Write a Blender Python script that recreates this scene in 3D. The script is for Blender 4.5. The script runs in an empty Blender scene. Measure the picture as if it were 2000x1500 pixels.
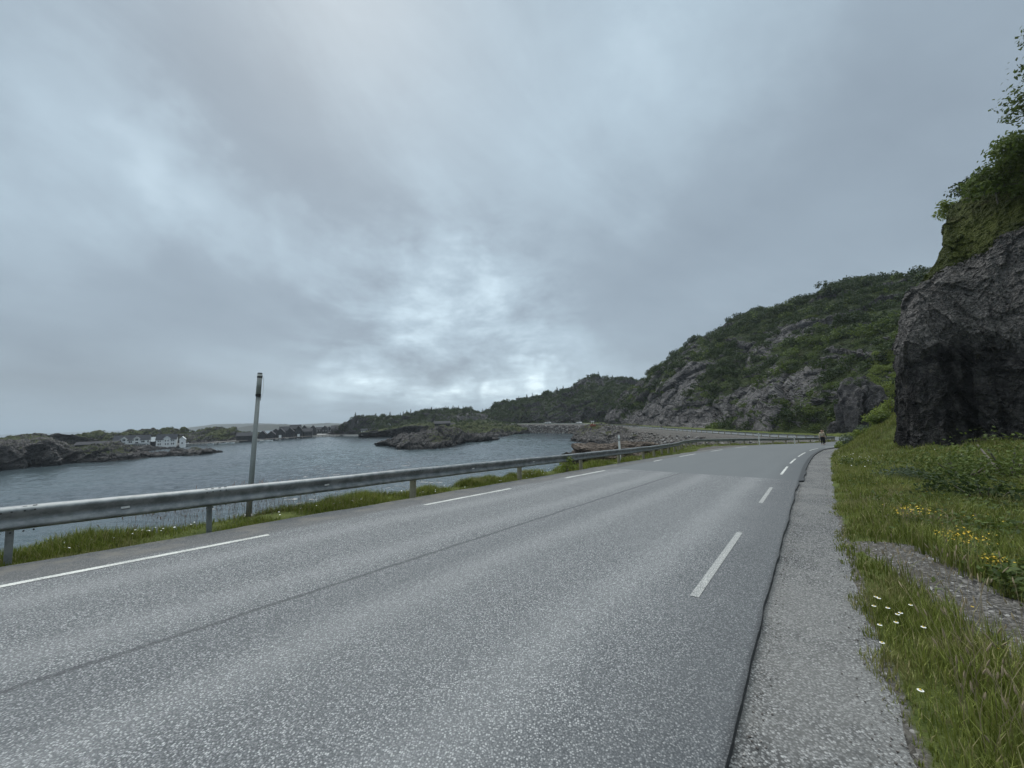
import bpy, bmesh, math, random
import numpy as np
from mathutils import Vector, Matrix
random.seed(7); RNG = np.random.default_rng(7)
S = bpy.context.scene; COL = S.collection
R = math.radians

# ---------------------------------------------------------------- camera
CAMZ = 11.0                      # eye above the sea (z = 0)
F = 751.0                        # focal length in photo pixels (2000 wide)
PITCH, ROLL = R(4.9), R(1.95)
_f = Vector((0, math.cos(PITCH), math.sin(PITCH))); _r0 = Vector((1, 0, 0)); _u0 = _r0.cross(_f)
_r = _r0 * math.cos(ROLL) - _u0 * math.sin(ROLL); _u = _u0 * math.cos(ROLL) + _r0 * math.sin(ROLL)
cam = bpy.data.objects.new('camera', bpy.data.cameras.new('camera')); COL.objects.link(cam)
cam.matrix_world = Matrix(((_r.x, _u.x, -_f.x, 0), (_r.y, _u.y, -_f.y, 0), (_r.z, _u.z, -_f.z, CAMZ), (0, 0, 0, 1)))
cam.data.sensor_width = 36; cam.data.lens = F / 2000 * 36
cam.data.clip_start = 0.05; cam.data.clip_end = 60000
S.camera = cam
def ray(u, v): return _f * F + _r * (u - 1000) - _u * (v - 750)
def P(u, v, D):                  # point at forward distance D (world y)
    d = ray(u, v); k = D / d.y; return Vector((d.x * k, D, CAMZ + d.z * k))
def Pz(u, v, z=0.0):             # point on the level z
    d = ray(u, v); k = (z - CAMZ) / d.z; return Vector((d.x * k, d.y * k, z))

# ---------------------------------------------------------------- world + sun
SUN_EL, SUN_AZ = R(52), R(-25)
W = bpy.data.worlds.new('World'); S.world = W; W.use_nodes = True
class NT:
    def __init__(s, tree): s.t = tree; s.n = tree.nodes; s.l = tree.links
    def new(s, typ, **kw):
        n = s.n.new(typ)
        for k, v in kw.items():
            if k == 'ins':
                for a, b in v.items(): s.set(n.inputs[a], b)
            else: setattr(n, k, v)
        return n
    def set(s, inp, val):
        if isinstance(val, bpy.types.NodeSocket): s.l.new(val, inp)
        else: inp.default_value = val
    def math(s, op, a, b=None, c=None, clamp=False):
        n = s.n.new('ShaderNodeMath'); n.operation = op; n.use_clamp = clamp
        s.set(n.inputs[0], a)
        if b is not None: s.set(n.inputs[1], b)
        if c is not None: s.set(n.inputs[2], c)
        return n.outputs[0]
    def vmath(s, op, a, b=None, out=0):
        n = s.n.new('ShaderNodeVectorMath'); n.operation = op; s.set(n.inputs[0], a)
        if b is not None: s.set(n.inputs[1], b)
        return n.outputs[out]
    def mapr(s, v, a, b, c=0.0, d=1.0, smooth=True):
        n = s.n.new('ShaderNodeMapRange'); n.interpolation_type = 'SMOOTHSTEP' if smooth else 'LINEAR'
        for i, x in enumerate((v, a, b, c, d)): s.set(n.inputs[i], x)
        return n.outputs[0]
    def mix(s, f, a, b, mode='MIX'):
        n = s.n.new('ShaderNodeMix'); n.data_type = 'RGBA'; n.blend_type = mode
        s.set(n.inputs[0], f); s.set(n.inputs[6], a if isinstance(a, bpy.types.NodeSocket) else (*a, 1)); s.set(n.inputs[7], b if isinstance(b, bpy.types.NodeSocket) else (*b, 1))
        return n.outputs[2]
    def noise(s, vec, scale, detail=4, rough=.5, dist=0.0, dim='3D'):
        n = s.n.new('ShaderNodeTexNoise'); n.noise_dimensions = dim
        if vec is not None: s.set(n.inputs['Vector'], vec)
        s.set(n.inputs['Scale'], scale); s.set(n.inputs['Detail'], detail); s.set(n.inputs['Roughness'], rough); s.set(n.inputs['Distortion'], dist)
        return n.outputs['Fac']
    def voro(s, vec, scale, feature='F1', out='Distance', rnd=1.0):
        n = s.n.new('ShaderNodeTexVoronoi'); n.feature = feature
        if vec is not None: s.set(n.inputs['Vector'], vec)
        s.set(n.inputs['Scale'], scale); s.set(n.inputs['Randomness'], rnd)
        return n.outputs[out]
    def mapping(s, vec, scale=(1, 1, 1), rot=(0, 0, 0), loc=(0, 0, 0)):
        n = s.n.new('ShaderNodeMapping'); s.set(n.inputs[0], vec)
        n.inputs['Scale'].default_value = scale; n.inputs['Rotation'].default_value = rot; n.inputs['Location'].default_value = loc
        return n.outputs[0]
    def ramp(s, f, stops):
        n = s.n.new('ShaderNodeValToRGB'); s.set(n.inputs[0], f); e = n.color_ramp.elements
        while len(e) < len(stops): e.new(.5)
        for i, (p, c) in enumerate(stops): e[i].position = p; e[i].color = (*c, 1)
        return n.outputs[0]
    def bump(s, h, strength=.5, dist=.05, normal=None):
        n = s.n.new('ShaderNodeBump'); s.set(n.inputs['Height'], h); n.inputs['Strength'].default_value = strength; n.inputs['Distance'].default_value = dist
        if normal is not None: s.set(n.inputs['Normal'], normal)
        return n.outputs[0]

def build_world():
    t = W.node_tree; t.nodes.clear(); N = NT(t)
    out = N.new('ShaderNodeOutputWorld'); bg = N.new('ShaderNodeBackground')
    t.links.new(bg.outputs[0], out.inputs[0]); bg.inputs[1].default_value = 0.1
    sky = N.new('ShaderNodeTexSky'); sky.sky_type = 'NISHITA'; sky.sun_disc = False
    sky.sun_elevation = SUN_EL; sky.sun_rotation = SUN_AZ; sky.air_density = 1; sky.dust_density = 2
    d = N.new('ShaderNodeTexCoord').outputs['Generated']
    sep = N.new('ShaderNodeSeparateXYZ', ins={0: d}).outputs; z = sep[2]
    zz = N.math('ADD', N.math('MAXIMUM', z, 0.0), .10)
    px = N.math('DIVIDE', sep[0], zz); py = N.math('DIVIDE', sep[1], zz)
    comb = N.new('ShaderNodeCombineXYZ', ins={0: px, 1: py, 2: 0.0}).outputs[0]
    # cloud base seen in perspective, streets running towards the bright gap over the sea
    v1 = N.mapping(comb, scale=(.55, .36, 1), rot=(0, 0, R(24)), loc=(3.1, 1.7, 0))
    n1 = N.noise(v1, 1.1, 4, .42, .15)
    ea = R(33); dx_ = N.vmath('DOT_PRODUCT', d, (math.cos(ea), 0, -math.sin(ea)), out=1); dz_ = N.vmath('DOT_PRODUCT', d, (math.sin(ea), 0, math.cos(ea)), out=1)
    v2 = N.new('ShaderNodeCombineXYZ', ins={0: N.math('MULTIPLY', dx_, .50), 1: N.math('MULTIPLY', sep[1], .7), 2: N.math('MULTIPLY_ADD', dz_, 1.7, 3.3)}).outputs[0]
    n2 = N.noise(v2, 3.4, 6, .58, .35)
    n3 = N.noise(d, 1.6, 3, .5, 0)
    wn = N.new('ShaderNodeTexNoise', ins={'Vector': d, 'Scale': 2.6, 'Detail': 5.0, 'Roughness': .6}).outputs['Color']
    wv = N.vmath('SUBTRACT', wn, (.5, .5, .5)); wm = N.vmath('MULTIPLY', wv, (.50, .50, .36)); dw = N.vmath('NORMALIZE', N.vmath('ADD', d, wm))
    def lobe(u, v, deg, amt):
        c = ray(u, v).normalized()
        dp = N.vmath('DOT_PRODUCT', dw, (c.x, c.y, c.z), out=1)
        return N.math('MULTIPLY', N.mapr(dp, math.cos(R(deg)), 1.0), amt)
    lobes = [lobe(*q) for q in ((60, 230, 13, .12), (230, 330, 9, .10), (370, 390, 7, .13), (480, 430, 6, .12), (600, 480, 6, .14), (720, 520, 6, .12), (860, 560, 8, .24), (960, 640, 7, .18), (1080, 690, 7, .16), (1160, 720, 5, .10),
             (700, 740, 6, .22), (800, 738, 6, .24), (900, 740, 6, .26), (1000, 758, 7, .50), (1090, 762, 5, .26), (850, 765, 5, .2), (1500, 480, 28, -.12), (200, 640, 18, -.10), (150, 780, 12, -.12), (620, 330, 16, -.06), (1000, 40, 32, .09), (1250, 230, 18, .08), (1650, 700, 14, -.03))]
    tot = N.math('ADD', N.math('MULTIPLY', N.math('SUBTRACT', n1, .5), .62), N.math('MULTIPLY', N.math('SUBTRACT', n2, .5), .42))
    tot = N.math('ADD', tot, .35)
    for l in lobes: tot = N.math('ADD', tot, l)
    # ragged torn edges where the cloud opens over the horizon
    v4 = N.mapping(comb, scale=(.8, .5, 1), rot=(0, 0, R(8)), loc=(1.3, 7.7, 0)); n4 = N.noise(v4, 1.5, 8, .62, .4)
    c4 = ray(880, 690).normalized(); k4 = N.mapr(N.vmath('DOT_PRODUCT', d, (c4.x, c4.y, c4.z), out=1), math.cos(R(26)), math.cos(R(6)))
    n5 = N.noise(N.mapping(d, scale=(1, 1, 2.2)), 9.0, 7, .6, .3)
    tot = N.math('ADD', tot, N.math('MULTIPLY', N.math('ADD', N.math('MULTIPLY', N.math('SUBTRACT', n4, .5), 1.1), N.math('MULTIPLY', N.math('SUBTRACT', n5, .5), .55)), k4))
    tot = N.math('ADD', tot, N.math('MULTIPLY', N.math('SUBTRACT', n5, .5), .10))
    colr = N.ramp(tot, [(0.0, (.150, .185, .222)), (.30, (.200, .248, .292)), (.55, (.275, .345, .400)), (.80, (.40, .495, .555)), (1.0, (.60, .71, .76))])
    # near the horizon the cloud thins to hazy blue
    hz = N.mapr(z, .0, .10, .55, 0.0)
    colr = N.mix(hz, colr, (.200, .285, .355))
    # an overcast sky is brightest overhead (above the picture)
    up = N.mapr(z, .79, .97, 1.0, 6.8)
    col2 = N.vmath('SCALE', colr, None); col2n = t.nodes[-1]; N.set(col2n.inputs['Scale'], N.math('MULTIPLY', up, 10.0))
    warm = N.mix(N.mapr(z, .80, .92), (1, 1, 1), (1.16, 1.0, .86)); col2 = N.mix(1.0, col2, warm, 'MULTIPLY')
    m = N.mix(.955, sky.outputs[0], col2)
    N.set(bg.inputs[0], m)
build_world()
sl = bpy.data.lights.new('sun', 'SUN'); sl.energy = .9; sl.angle = R(35); sl.color = (1, .97, .93)
so = bpy.data.objects.new('sun', sl); COL.objects.link(so)
_sd = Vector((math.sin(SUN_AZ) * math.cos(SUN_EL), math.cos(SUN_AZ) * math.cos(SUN_EL), math.sin(SUN_EL)))
so.rotation_euler = _sd.to_track_quat('Z', 'Y').to_euler()
S.view_settings.view_transform = 'Standard'; S.view_settings.look = 'None'; S.view_settings.exposure = .74; S.view_settings.gamma = 1
S.cycles.use_denoising = True
S.cycles.max_bounces = 6; S.cycles.volume_bounces = 0; S.cycles.transparent_max_bounces = 4
S.cycles.caustics_reflective = False; S.cycles.caustics_refractive = False

# ---------------------------------------------------------------- noise
def _hash(ix, iy, iz, seed):
    h = (ix.astype(np.int64) * 374761393 + iy.astype(np.int64) * 668265263 + iz.astype(np.int64) * 2147483647 + seed * 1274126177) & 0xffffffff
    h = ((h ^ (h >> 13)) * 1274126177) & 0xffffffff
    h = ((h ^ (h >> 16)) * 2246822519) & 0xffffffff
    return h ^ (h >> 13)
def _h01(ix, iy, iz, seed): return (_hash(ix, iy, iz, seed) & 0xffffff) / float(0xffffff)
def vnoise(p, seed=0):
    i = np.floor(p).astype(np.int64); f = p - i; f = f * f * f * (f * (f * 6 - 15) + 10)
    r = 0
    for dx in (0, 1):
        for dy in (0, 1):
            for dz in (0, 1):
                w = (f[:, 0] if dx else 1 - f[:, 0]) * (f[:, 1] if dy else 1 - f[:, 1]) * (f[:, 2] if dz else 1 - f[:, 2])
                r = r + w * _h01(i[:, 0] + dx, i[:, 1] + dy, i[:, 2] + dz, seed)
    return r * 2 - 1
def fbm(p, octv=4, seed=0, gain=.5):
    r = 0; a = 1; t = 0
    for k in range(octv):
        r = r + a * vnoise(p * (2.03 ** k) + 17.3 * k, seed + k); t += a; a *= gain
    return r / t
def worley(p, seed=0):
    i = np.floor(p).astype(np.int64); n = len(p)
    f1 = np.full(n, 9.); f2 = np.full(n, 9.); cell = np.zeros((n, 3), np.int64); cen = np.zeros((n, 3))
    for dx in (-1, 0, 1):
        for dy in (-1, 0, 1):
            for dz in (-1, 0, 1):
                c = i + np.array([dx, dy, dz])
                q = np.stack([c[:, k] + _h01(c[:, 0], c[:, 1], c[:, 2], seed + 11 * k + 1) for k in range(3)], 1)
                d = np.sqrt(((q - p) ** 2).sum(1))
                m = d < f1
                f2 = np.where(m, f1, np.minimum(f2, d)); f1 = np.where(m, d, f1)
                cell[m] = c[m]; cen[m] = q[m]
    return f1, f2, cell, cen
def facets(p, seed=0, tilt=.8, crack=.25, cw=.12):
    """blocky fractured rock: every cell is a tilted flat block, cracks between"""
    f1, f2, c, q = worley(p, seed)
    h = _h01(c[:, 0], c[:, 1], c[:, 2], seed + 71)
    g = np.stack([_h01(c[:, 0], c[:, 1], c[:, 2], seed + 80 + k) for k in range(3)], 1) - .5
    r = (h - .5) + ((p - q) * g).sum(1) * 2 * tilt
    return r - crack * np.clip(1 - (f2 - f1) / cw, 0, 1)

# ---------------------------------------------------------------- mesh helpers
def tag(o, label=None, cat=None, group=None, kind=None):
    if label: o['label'] = label
    if cat: o['category'] = cat
    if group: o['group'] = group
    if kind: o['kind'] = kind
    return o
def link(o, parent=None):
    COL.objects.link(o)
    if parent: o.parent = parent
    return o
def empty(name, loc=(0, 0, 0), rz=0.0, scale=1.0, rot=None):
    o = bpy.data.objects.new(name, None); o.location = loc; o.rotation_euler = rot or (0, 0, rz); o.scale = (scale,) * 3
    o.empty_display_size = .2; return link(o)
def mesh_np(name, V, faces, mat, parent=None, smooth=False, attrs=None, uv=None):
    V = np.asarray(V, np.float32)
    me = bpy.data.meshes.new(name)
    groups = faces if isinstance(faces, list) else [faces]
    groups = [np.asarray(g, np.int32) for g in groups if len(g)]
    nl = sum(g.size for g in groups); nf = sum(len(g) for g in groups)
    me.vertices.add(len(V)); me.vertices.foreach_set('co', V.ravel())
    me.loops.add(nl); me.loops.foreach_set('vertex_index', np.concatenate([g.ravel() for g in groups]))
    sizes = np.concatenate([np.full(len(g), g.shape[1]) for g in groups])
    starts = np.concatenate([[0], np.cumsum(sizes)[:-1]]).astype(np.int32)
    me.polygons.add(nf); me.polygons.foreach_set('loop_start', starts)
    me.polygons.foreach_set('use_smooth', np.full(nf, smooth))
    if attrs:
        for k, a in attrs.items():
            at = me.attributes.new(k, 'FLOAT', 'POINT'); at.data.foreach_set('value', np.asarray(a, np.float32))
    me.update(calc_edges=True); me.validate()
    if uv is not None:
        l = me.uv_layers.new(name='UVMap'); vi = np.zeros(len(me.loops), np.int32); me.loops.foreach_get('vertex_index', vi)
        l.data.foreach_set('uv', np.asarray(uv, np.float32)[vi].ravel())
    for m in (mat if isinstance(mat, list) else [mat]): me.materials.append(m)
    o = bpy.data.objects.new(name, me); return link(o, parent)
def grid_faces(nu, nv, closed_u=False):
    i = np.arange(nv - 1)[:, None]; j = np.arange(nu if closed_u else nu - 1)[None, :]
    a = i * nu + j; b = i * nu + (j + 1) % nu
    return np.stack([a, b, b + nu, a + nu], -1).reshape(-1, 4)
class MB:
    """collects simple solids, linked as one mesh"""
    def __init__(s): s.v = []; s.f = []; s.n = 0
    def add(s, V, Fc):
        s.v += [tuple(x) for x in V]; s.f += [tuple(k + s.n for k in q) for q in Fc]; s.n += len(V); return s
    def box(s, x0, x1, y0, y1, z0, z1, M=None):
        V = [Vector((x, y, z)) for z in (z0, z1) for y in (y0, y1) for x in (x0, x1)]
        if M: V = [M @ v for v in V]
        return s.add(V, [(0, 2, 3, 1), (4, 5, 7, 6), (0, 1, 5, 4), (2, 6, 7, 3), (0, 4, 6, 2), (1, 3, 7, 5)])
    def tube(s, pts, rads, n=8, cap=True):
        pts = [Vector(p) for p in pts]; rads = rads if hasattr(rads, '__len__') else [rads] * len(pts)
        V = []; Fc = []
        for i, p in enumerate(pts):
            t = (pts[min(i + 1, len(pts) - 1)] - pts[max(i - 1, 0)]).normalized()
            a = t.orthogonal().normalized() if i == 0 else (prev - t * prev.dot(t)).normalized()
            prev = a; b = t.cross(a)
            for k in range(n):
                an = 2 * math.pi * k / n; V.append(p + (a * math.cos(an) + b * math.sin(an)) * rads[i])
        for i in range(len(pts) - 1):
            for k in range(n): Fc.append((i * n + k, i * n + (k + 1) % n, (i + 1) * n + (k + 1) % n, (i + 1) * n + k))
        if cap: Fc.append(tuple(range(n))[::-1]); Fc.append(tuple((len(pts) - 1) * n + k for k in range(n)))
        return s.add(V, Fc)
    def prism(s, poly, y0, y1):             # poly in xz, extruded along y
        n = len(poly)
        V = [Vector((x, y0, z)) for x, z in poly] + [Vector((x, y1, z)) for x, z in poly]
        return s.add(V, [tuple(range(n)), tuple(range(2 * n - 1, n - 1, -1))] + [(i, i + n, (i + 1) % n + n, (i + 1) % n) for i in range(n)])
    def prismx(s, poly, x0, x1):            # poly in yz, extruded along x
        n = len(poly)
        V = [Vector((x0, y, z)) for y, z in poly] + [Vector((x1, y, z)) for y, z in poly]
        return s.add(V, [tuple(range(n))[::-1], tuple(range(n, 2 * n))] + [(i, (i + 1) % n, (i + 1) % n + n, i + n) for i in range(n)])
    def build(s, name, mat, parent=None, bevel=0, smooth=False):
        me = bpy.data.meshes.new(name); me.from_pydata(s.v, [], s.f); me.update()
        bm = bmesh.new(); bm.from_mesh(me); bmesh.ops.recalc_face_normals(bm, faces=bm.faces)
        if bevel: bmesh.ops.bevel(bm, geom=list(bm.edges), offset=bevel, segments=1, affect='EDGES', clamp_overlap=True)
        if smooth:
            for f in bm.faces: f.smooth = True
        bm.to_mesh(me); bm.free(); me.materials.append(mat)
        return link(bpy.data.objects.new(name, me), parent)
def copy_tree(o, parent=None):
    c = o.copy(); COL.objects.link(c); c.parent = parent
    for ch in [x for x in o.children]: copy_tree(ch, c)
    return c

# ---------------------------------------------------------------- materials
def mat(name):
    m = bpy.data.materials.new(name); m.use_nodes = True; t = m.node_tree; t.nodes.clear(); N = NT(t)
    out = N.new('ShaderNodeOutputMaterial'); b = N.new('ShaderNodeBsdfPrincipled'); t.links.new(b.outputs[0], out.inputs[0])
    return m, N, b
def simple(name, c, rough=.6, metal=0, var=.15, scale=3, spec=.5, bump=0, bscale=20):
    m, N, b = mat(name); co = N.new('ShaderNodeTexCoord').outputs['Object']
    f = N.noise(co, scale, 4, .6)
    N.set(b.inputs['Base Color'], N.mix(f, tuple(x * (1 - var) for x in c), tuple(min(1, x * (1 + var)) for x in c)))
    b.inputs['Roughness'].default_value = rough; b.inputs['Metallic'].default_value = metal; b.inputs['Specular IOR Level'].default_value = spec
    if bump: N.set(b.inputs['Normal'], N.bump(N.noise(co, bscale, 5, .6), bump, .02))
    return m
def m_asphalt():
    m, N, b = mat('asphalt'); g = N.new('ShaderNodeNewGeometry').outputs['Position']
    uv = N.new('ShaderNodeUVMap').outputs[0]; sp = N.new('ShaderNodeSeparateXYZ', ins={0: uv}).outputs; s, w = sp[0], sp[1]
    # stones
    v = N.new('ShaderNodeTexVoronoi', ins={'Vector': g, 'Scale': 82.0}); cellr = N.new('ShaderNodeSeparateColor', ins={0: v.outputs['Color']}).outputs[0]
    v2 = N.new('ShaderNodeTexVoronoi', ins={'Vector': g, 'Scale': 150.0}); cellr2 = N.new('ShaderNodeSeparateColor', ins={0: v2.outputs['Color']}).outputs[1]
    st = N.ramp(cellr, [(0, (.06, .064, .067)), (.30, (.17, .175, .178)), (.58, (.335, .342, .342)), (.82, (.525, .53, .525)), (1, (.70, .70, .69))])
    gap = N.mapr(v.outputs['Distance'], .28, .62)
    st = N.mix(gap, st, (.045, .05, .055))
    st2 = N.ramp(cellr2, [(0, (.07, .075, .08)), (.6, (.22, .23, .24)), (1, (.5, .51, .51))])
    old = N.mix(.30, st, st2)
    big = N.noise(g, .35, 4, .6); mid = N.noise(N.mapping(g, scale=(1, 1, 1)), 2.3, 5, .65)
    old = N.mix(N.mapr(big, .38, .66, .0, .28), old, (.19, .195, .198))
    old = N.mix(N.mapr(mid, .5, .8, 0, .22), old, (.10, .105, .115))
    # wheel tracks
    uvn = N.math('ADD', w, N.math('MULTIPLY', N.math('SUBTRACT', N.noise(uv, .25, 2), .5), .5))
    tr = N.math('ADD', N.mapr(N.math('ABSOLUTE', N.math('SUBTRACT', N.math('ABSOLUTE', N.math('SUBTRACT', N.math('ABSOLUTE', uvn), 1.45)), .75)), 0.0, .45, .17, 0), 0)
    old = N.mix(tr, old, (.40, .405, .40))
    newc = N.mix(N.noise(g, 60, 3, .7), (.082, .090, .094), (.185, .196, .20))
    newc = N.mix(N.mapr(N.noise(N.mapping(uv, scale=(.12, 1.2, 1)), 1.0, 4, .6), .35, .75, 0, .35), newc, (.11, .12, .125))
    isnew = N.mapr(N.math('ADD', s, N.math('MULTIPLY', N.math('SUBTRACT', N.noise(g, 3, 2), .5), .12)), SNEW - .03, SNEW + .03)
    c = N.mix(isnew, old, newc)
    # dark weathered strip towards the right edge; dirty strip outside the left line
    edge = N.math('ADD', w, N.math('MULTIPLY', N.math('SUBTRACT', N.noise(uv, .8, 4, .6), .5), .7))
    c = N.mix(N.math('MULTIPLY', N.mapr(edge, 2.3, 3.3, 0, .50), 1.0), c, (.065, .07, .075))
    c = N.mix(N.mapr(w, 3.36, 3.42, 0, .6), c, (.02, .021, .023))
    lf = N.mapr(edge, -2.85, -3.1, 0, .62)
    c = N.mix(lf, c, (.085, .085, .083))
    dirt = N.math('MULTIPLY', N.mapr(edge, -2.9, -3.6, 0, 1), N.mapr(N.noise(g, 1.6, 6, .7), .45, .62, 0, .75))
    c = N.mix(dirt, c, (.20, .185, .16))
    # paving seam in the middle with a darker band beside it
    ws = N.math('ADD', N.math('ADD', w, .2), N.math('MULTIPLY', N.math('SUBTRACT', N.noise(uv, 1.5, 4, .7), .5), .10))
    onold = N.math('SUBTRACT', 1.0, isnew)
    c = N.mix(N.math('MULTIPLY', N.mapr(N.math('ABSOLUTE', ws), .012, .05, .62, 0), onold), c, (.05, .053, .058))
    c = N.mix(N.math('MULTIPLY', N.mapr(N.math('ABSOLUTE', N.math('SUBTRACT', ws, .35)), .0, .5, .22, 0), onold), c, (.10, .107, .115))
    N.set(b.inputs['Base Color'], c); b.inputs['Roughness'].default_value = .8; b.inputs['Specular IOR Level'].default_value = .35
    h = N.math('SUBTRACT', 1.0, v.outputs['Distance']); h = N.math('MULTIPLY', h, N.math('SUBTRACT', 1.0, N.math('MULTIPLY', isnew, .8)))
    N.set(b.inputs['Normal'], N.bump(h, .85, .008)); return m
def m_gravel(name, c0, c1, dirt, sc=70):
    m, N, b = mat(name); g = N.new('ShaderNodeNewGeometry').outputs['Position']
    v = N.new('ShaderNodeTexVoronoi', ins={'Vector': g, 'Scale': float(sc)}); r = N.new('ShaderNodeSeparateColor', ins={0: v.outputs['Color']}).outputs
    c = N.ramp(r[0], [(0, tuple(x * .35 for x in c0)), (.3, c0), (.88, c1), (1, tuple(min(.8, x * 1.5) for x in c1))])
    c = N.mix(N.mapr(v.outputs['Distance'], .35, .7), c, tuple(x * .4 for x in c0))
    c = N.mix(N.mapr(N.noise(g, .7, 6, .7), .40, .62, .0, .45), c, N.mix(N.noise(g, 150, 2, .6), tuple(x * .75 for x in dirt), tuple(x * 1.25 for x in dirt)))
    N.set(b.inputs['Base Color'], c); b.inputs['Roughness'].default_value = .95; b.inputs['Specular IOR Level'].default_value = .2
    N.set(b.inputs['Normal'], N.bump(N.math('SUBTRACT', 1.0, v.outputs['Distance']), .6, .012)); return m
def m_rock(name, dark, light, grass0=(.020, .034, .008), grass1=(.055, .078, .018), scale=1.0, veg=True, lichen=.3, streak=False, wet=False, bigcrack=0):
    m, N, b = mat(name); g = N.new('ShaderNodeNewGeometry'); p = g.outputs['Position']
    q = N.mapping(p, scale=(1, 1, 1.6), rot=(R(25), R(-35), 0))
    n = N.noise(q, .55 * scale, 9, .66, .3); n2 = N.noise(q, 3.0 * scale, 8, .7)
    c = N.mix(N.mapr(n, .30, .70), dark, light)
    c = N.mix(N.mapr(n2, .45, .75, 0, .5), c, tuple(min(1, x * 1.55) for x in light))
    cr = N.new('ShaderNodeTexVoronoi', ins={'Vector': N.vmath('ADD', q, N.vmath('SCALE', N.new('ShaderNodeTexNoise', ins={'Vector': q, 'Scale': 1.2 * scale}).outputs['Color'])), 'Scale': .9 * scale}); cr.feature = 'DISTANCE_TO_EDGE'
    crk = N.mapr(cr.outputs['Distance'], .0, .055)
    cr2 = N.new('ShaderNodeTexVoronoi', ins={'Vector': q, 'Scale': 3.1 * scale}); cr2.feature = 'DISTANCE_TO_EDGE'
    crk2 = N.mapr(cr2.outputs['Distance'], .0, .05)
    c = N.mix(N.math('MULTIPLY', N.math('SUBTRACT', 1.0, crk), .55), c, tuple(x * .25 for x in dark))
    if bigcrack:
        wn_ = N.new('ShaderNodeTexNoise', ins={'Vector': p, 'Scale': .12, 'Detail': 6.0}).outputs['Color']
        bc = N.new('ShaderNodeTexVoronoi', ins={'Vector': N.vmath('ADD', N.mapping(p, scale=(1, 1, 1.3), rot=(R(25), R(-38), 0)), N.vmath('MULTIPLY', wn_, (9.0, 9.0, 9.0))), 'Scale': bigcrack}); bc.feature = 'DISTANCE_TO_EDGE'
        c = N.mix(N.mapr(bc.outputs['Distance'], .0, .035, .8, 0), c, (.010, .011, .010))
    if lichen: c = N.mix(N.mapr(N.noise(p, 1.7 * scale, 8, .72), .56, .66, 0, lichen), c, (.19, .165, .10))
    if streak:
        sq = N.mapping(p, scale=(1, 1, .13)); c = N.mix(N.mapr(N.noise(sq, 1.15, 6, .62, .3), .45, .60, 0, .9), c, tuple(x * .30 for x in dark))
        up = N.new('ShaderNodeSeparateXYZ', ins={0: p}).outputs[2]; up = N.math('ADD', up, N.math('MULTIPLY', N.math('SUBTRACT', N.noise(p, .5, 5, .6), .5), 7.0)); upm = N.mapr(up, 13.2, 15.0)
        wc = N.mix(N.mapr(N.noise(p, 7, 8, .85), .42, .58), tuple(x * .7 for x in light), (.20, .185, .172)); wc = N.mix(N.mapr(N.noise(N.mapping(p, scale=(1, 1, 2.5)), 13, 5, .75), .57, .62, 0, .9), wc, (.38, .36, .33))
        c = N.mix(N.math('MULTIPLY', upm, .85), c, wc)
    if wet:     # black tide band
        zz = N.new('ShaderNodeSeparateXYZ', ins={0: p}).outputs[2]
        zz = N.math('ADD', zz, N.math('MULTIPLY', N.math('SUBTRACT', N.noise(p, .8, 4, .6), .5), 1.2))
        c = N.mix(N.mapr(zz, .5, 1.3, .9, 0), c, (.012, .012, .013))
    h = N.math('ADD', N.math('MULTIPLY', n2, .6), N.math('ADD', N.math('MULTIPLY', crk, .5), N.math('MULTIPLY', crk2, .25)))
    rough = .85
    if veg:
        a = N.new('ShaderNodeAttribute', attribute_name='veg').outputs['Fac']
        vn = N.math('ADD', a, N.math('MULTIPLY', N.math('SUBTRACT', N.noise(p, .9 * scale, 9, .72), .5), 1.1))
        vm = N.mapr(vn, .46, .54)
        gc = N.mix(N.mapr(N.noise(p, .22, 6, .7), .35, .65), grass0, grass1)
        gc = N.mix(N.mapr(N.noise(p, 2.5, 6, .75), .48, .7, 0, .7), gc, tuple(x * 1.5 for x in grass1))
        gc = N.mix(N.mapr(N.noise(p, .6, 5, .7), .55, .7, 0, .45), gc, (.085, .062, .030))
        c = N.mix(vm, c, gc)
        h = N.math('ADD', h, N.math('MULTIPLY', vm, N.noise(p, 6, 6, .8)))
    N.set(b.inputs['Base Color'], c); b.inputs['Roughness'].default_value = rough; b.inputs['Specular IOR Level'].default_value = .25
    N.set(b.inputs['Normal'], N.bump(h, .8, .35 / scale)); return m
def m_leaf(name, c0, c1, trans=.25):
    m, N, b = mat(name); g = N.new('ShaderNodeNewGeometry'); r = g.outputs['Random Per Island']
    oi = N.new('ShaderNodeObjectInfo').outputs['Random']
    f = N.math('ADD', N.math('MULTIPLY', r, .55), N.math('MULTIPLY', N.noise(g.outputs['Position'], .5, 3, .6), .5)); f = N.math('ADD', f, N.math('MULTIPLY', N.math('SUBTRACT', oi, .5), .4))
    N.set(b.inputs['Base Color'], N.mix(N.mapr(f, .15, .95, smooth=False), c0, c1)); b.inputs['Roughness'].default_value = .6
    b.inputs['Specular IOR Level'].default_value = .25
    tr = N.new('ShaderNodeBsdfTranslucent'); N.set(tr.inputs[0], (*tuple(min(1, x * 1.4) for x in c1), 1))
    mx = N.new('ShaderNodeMixShader', ins={0: trans}); out = [n for n in N.n if n.type == 'OUTPUT_MATERIAL'][0]
    N.l.new(b.outputs[0], mx.inputs[1]); N.l.new(tr.outputs[0], mx.inputs[2]); N.l.new(mx.outputs[0], out.inputs[0]); return m
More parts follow.
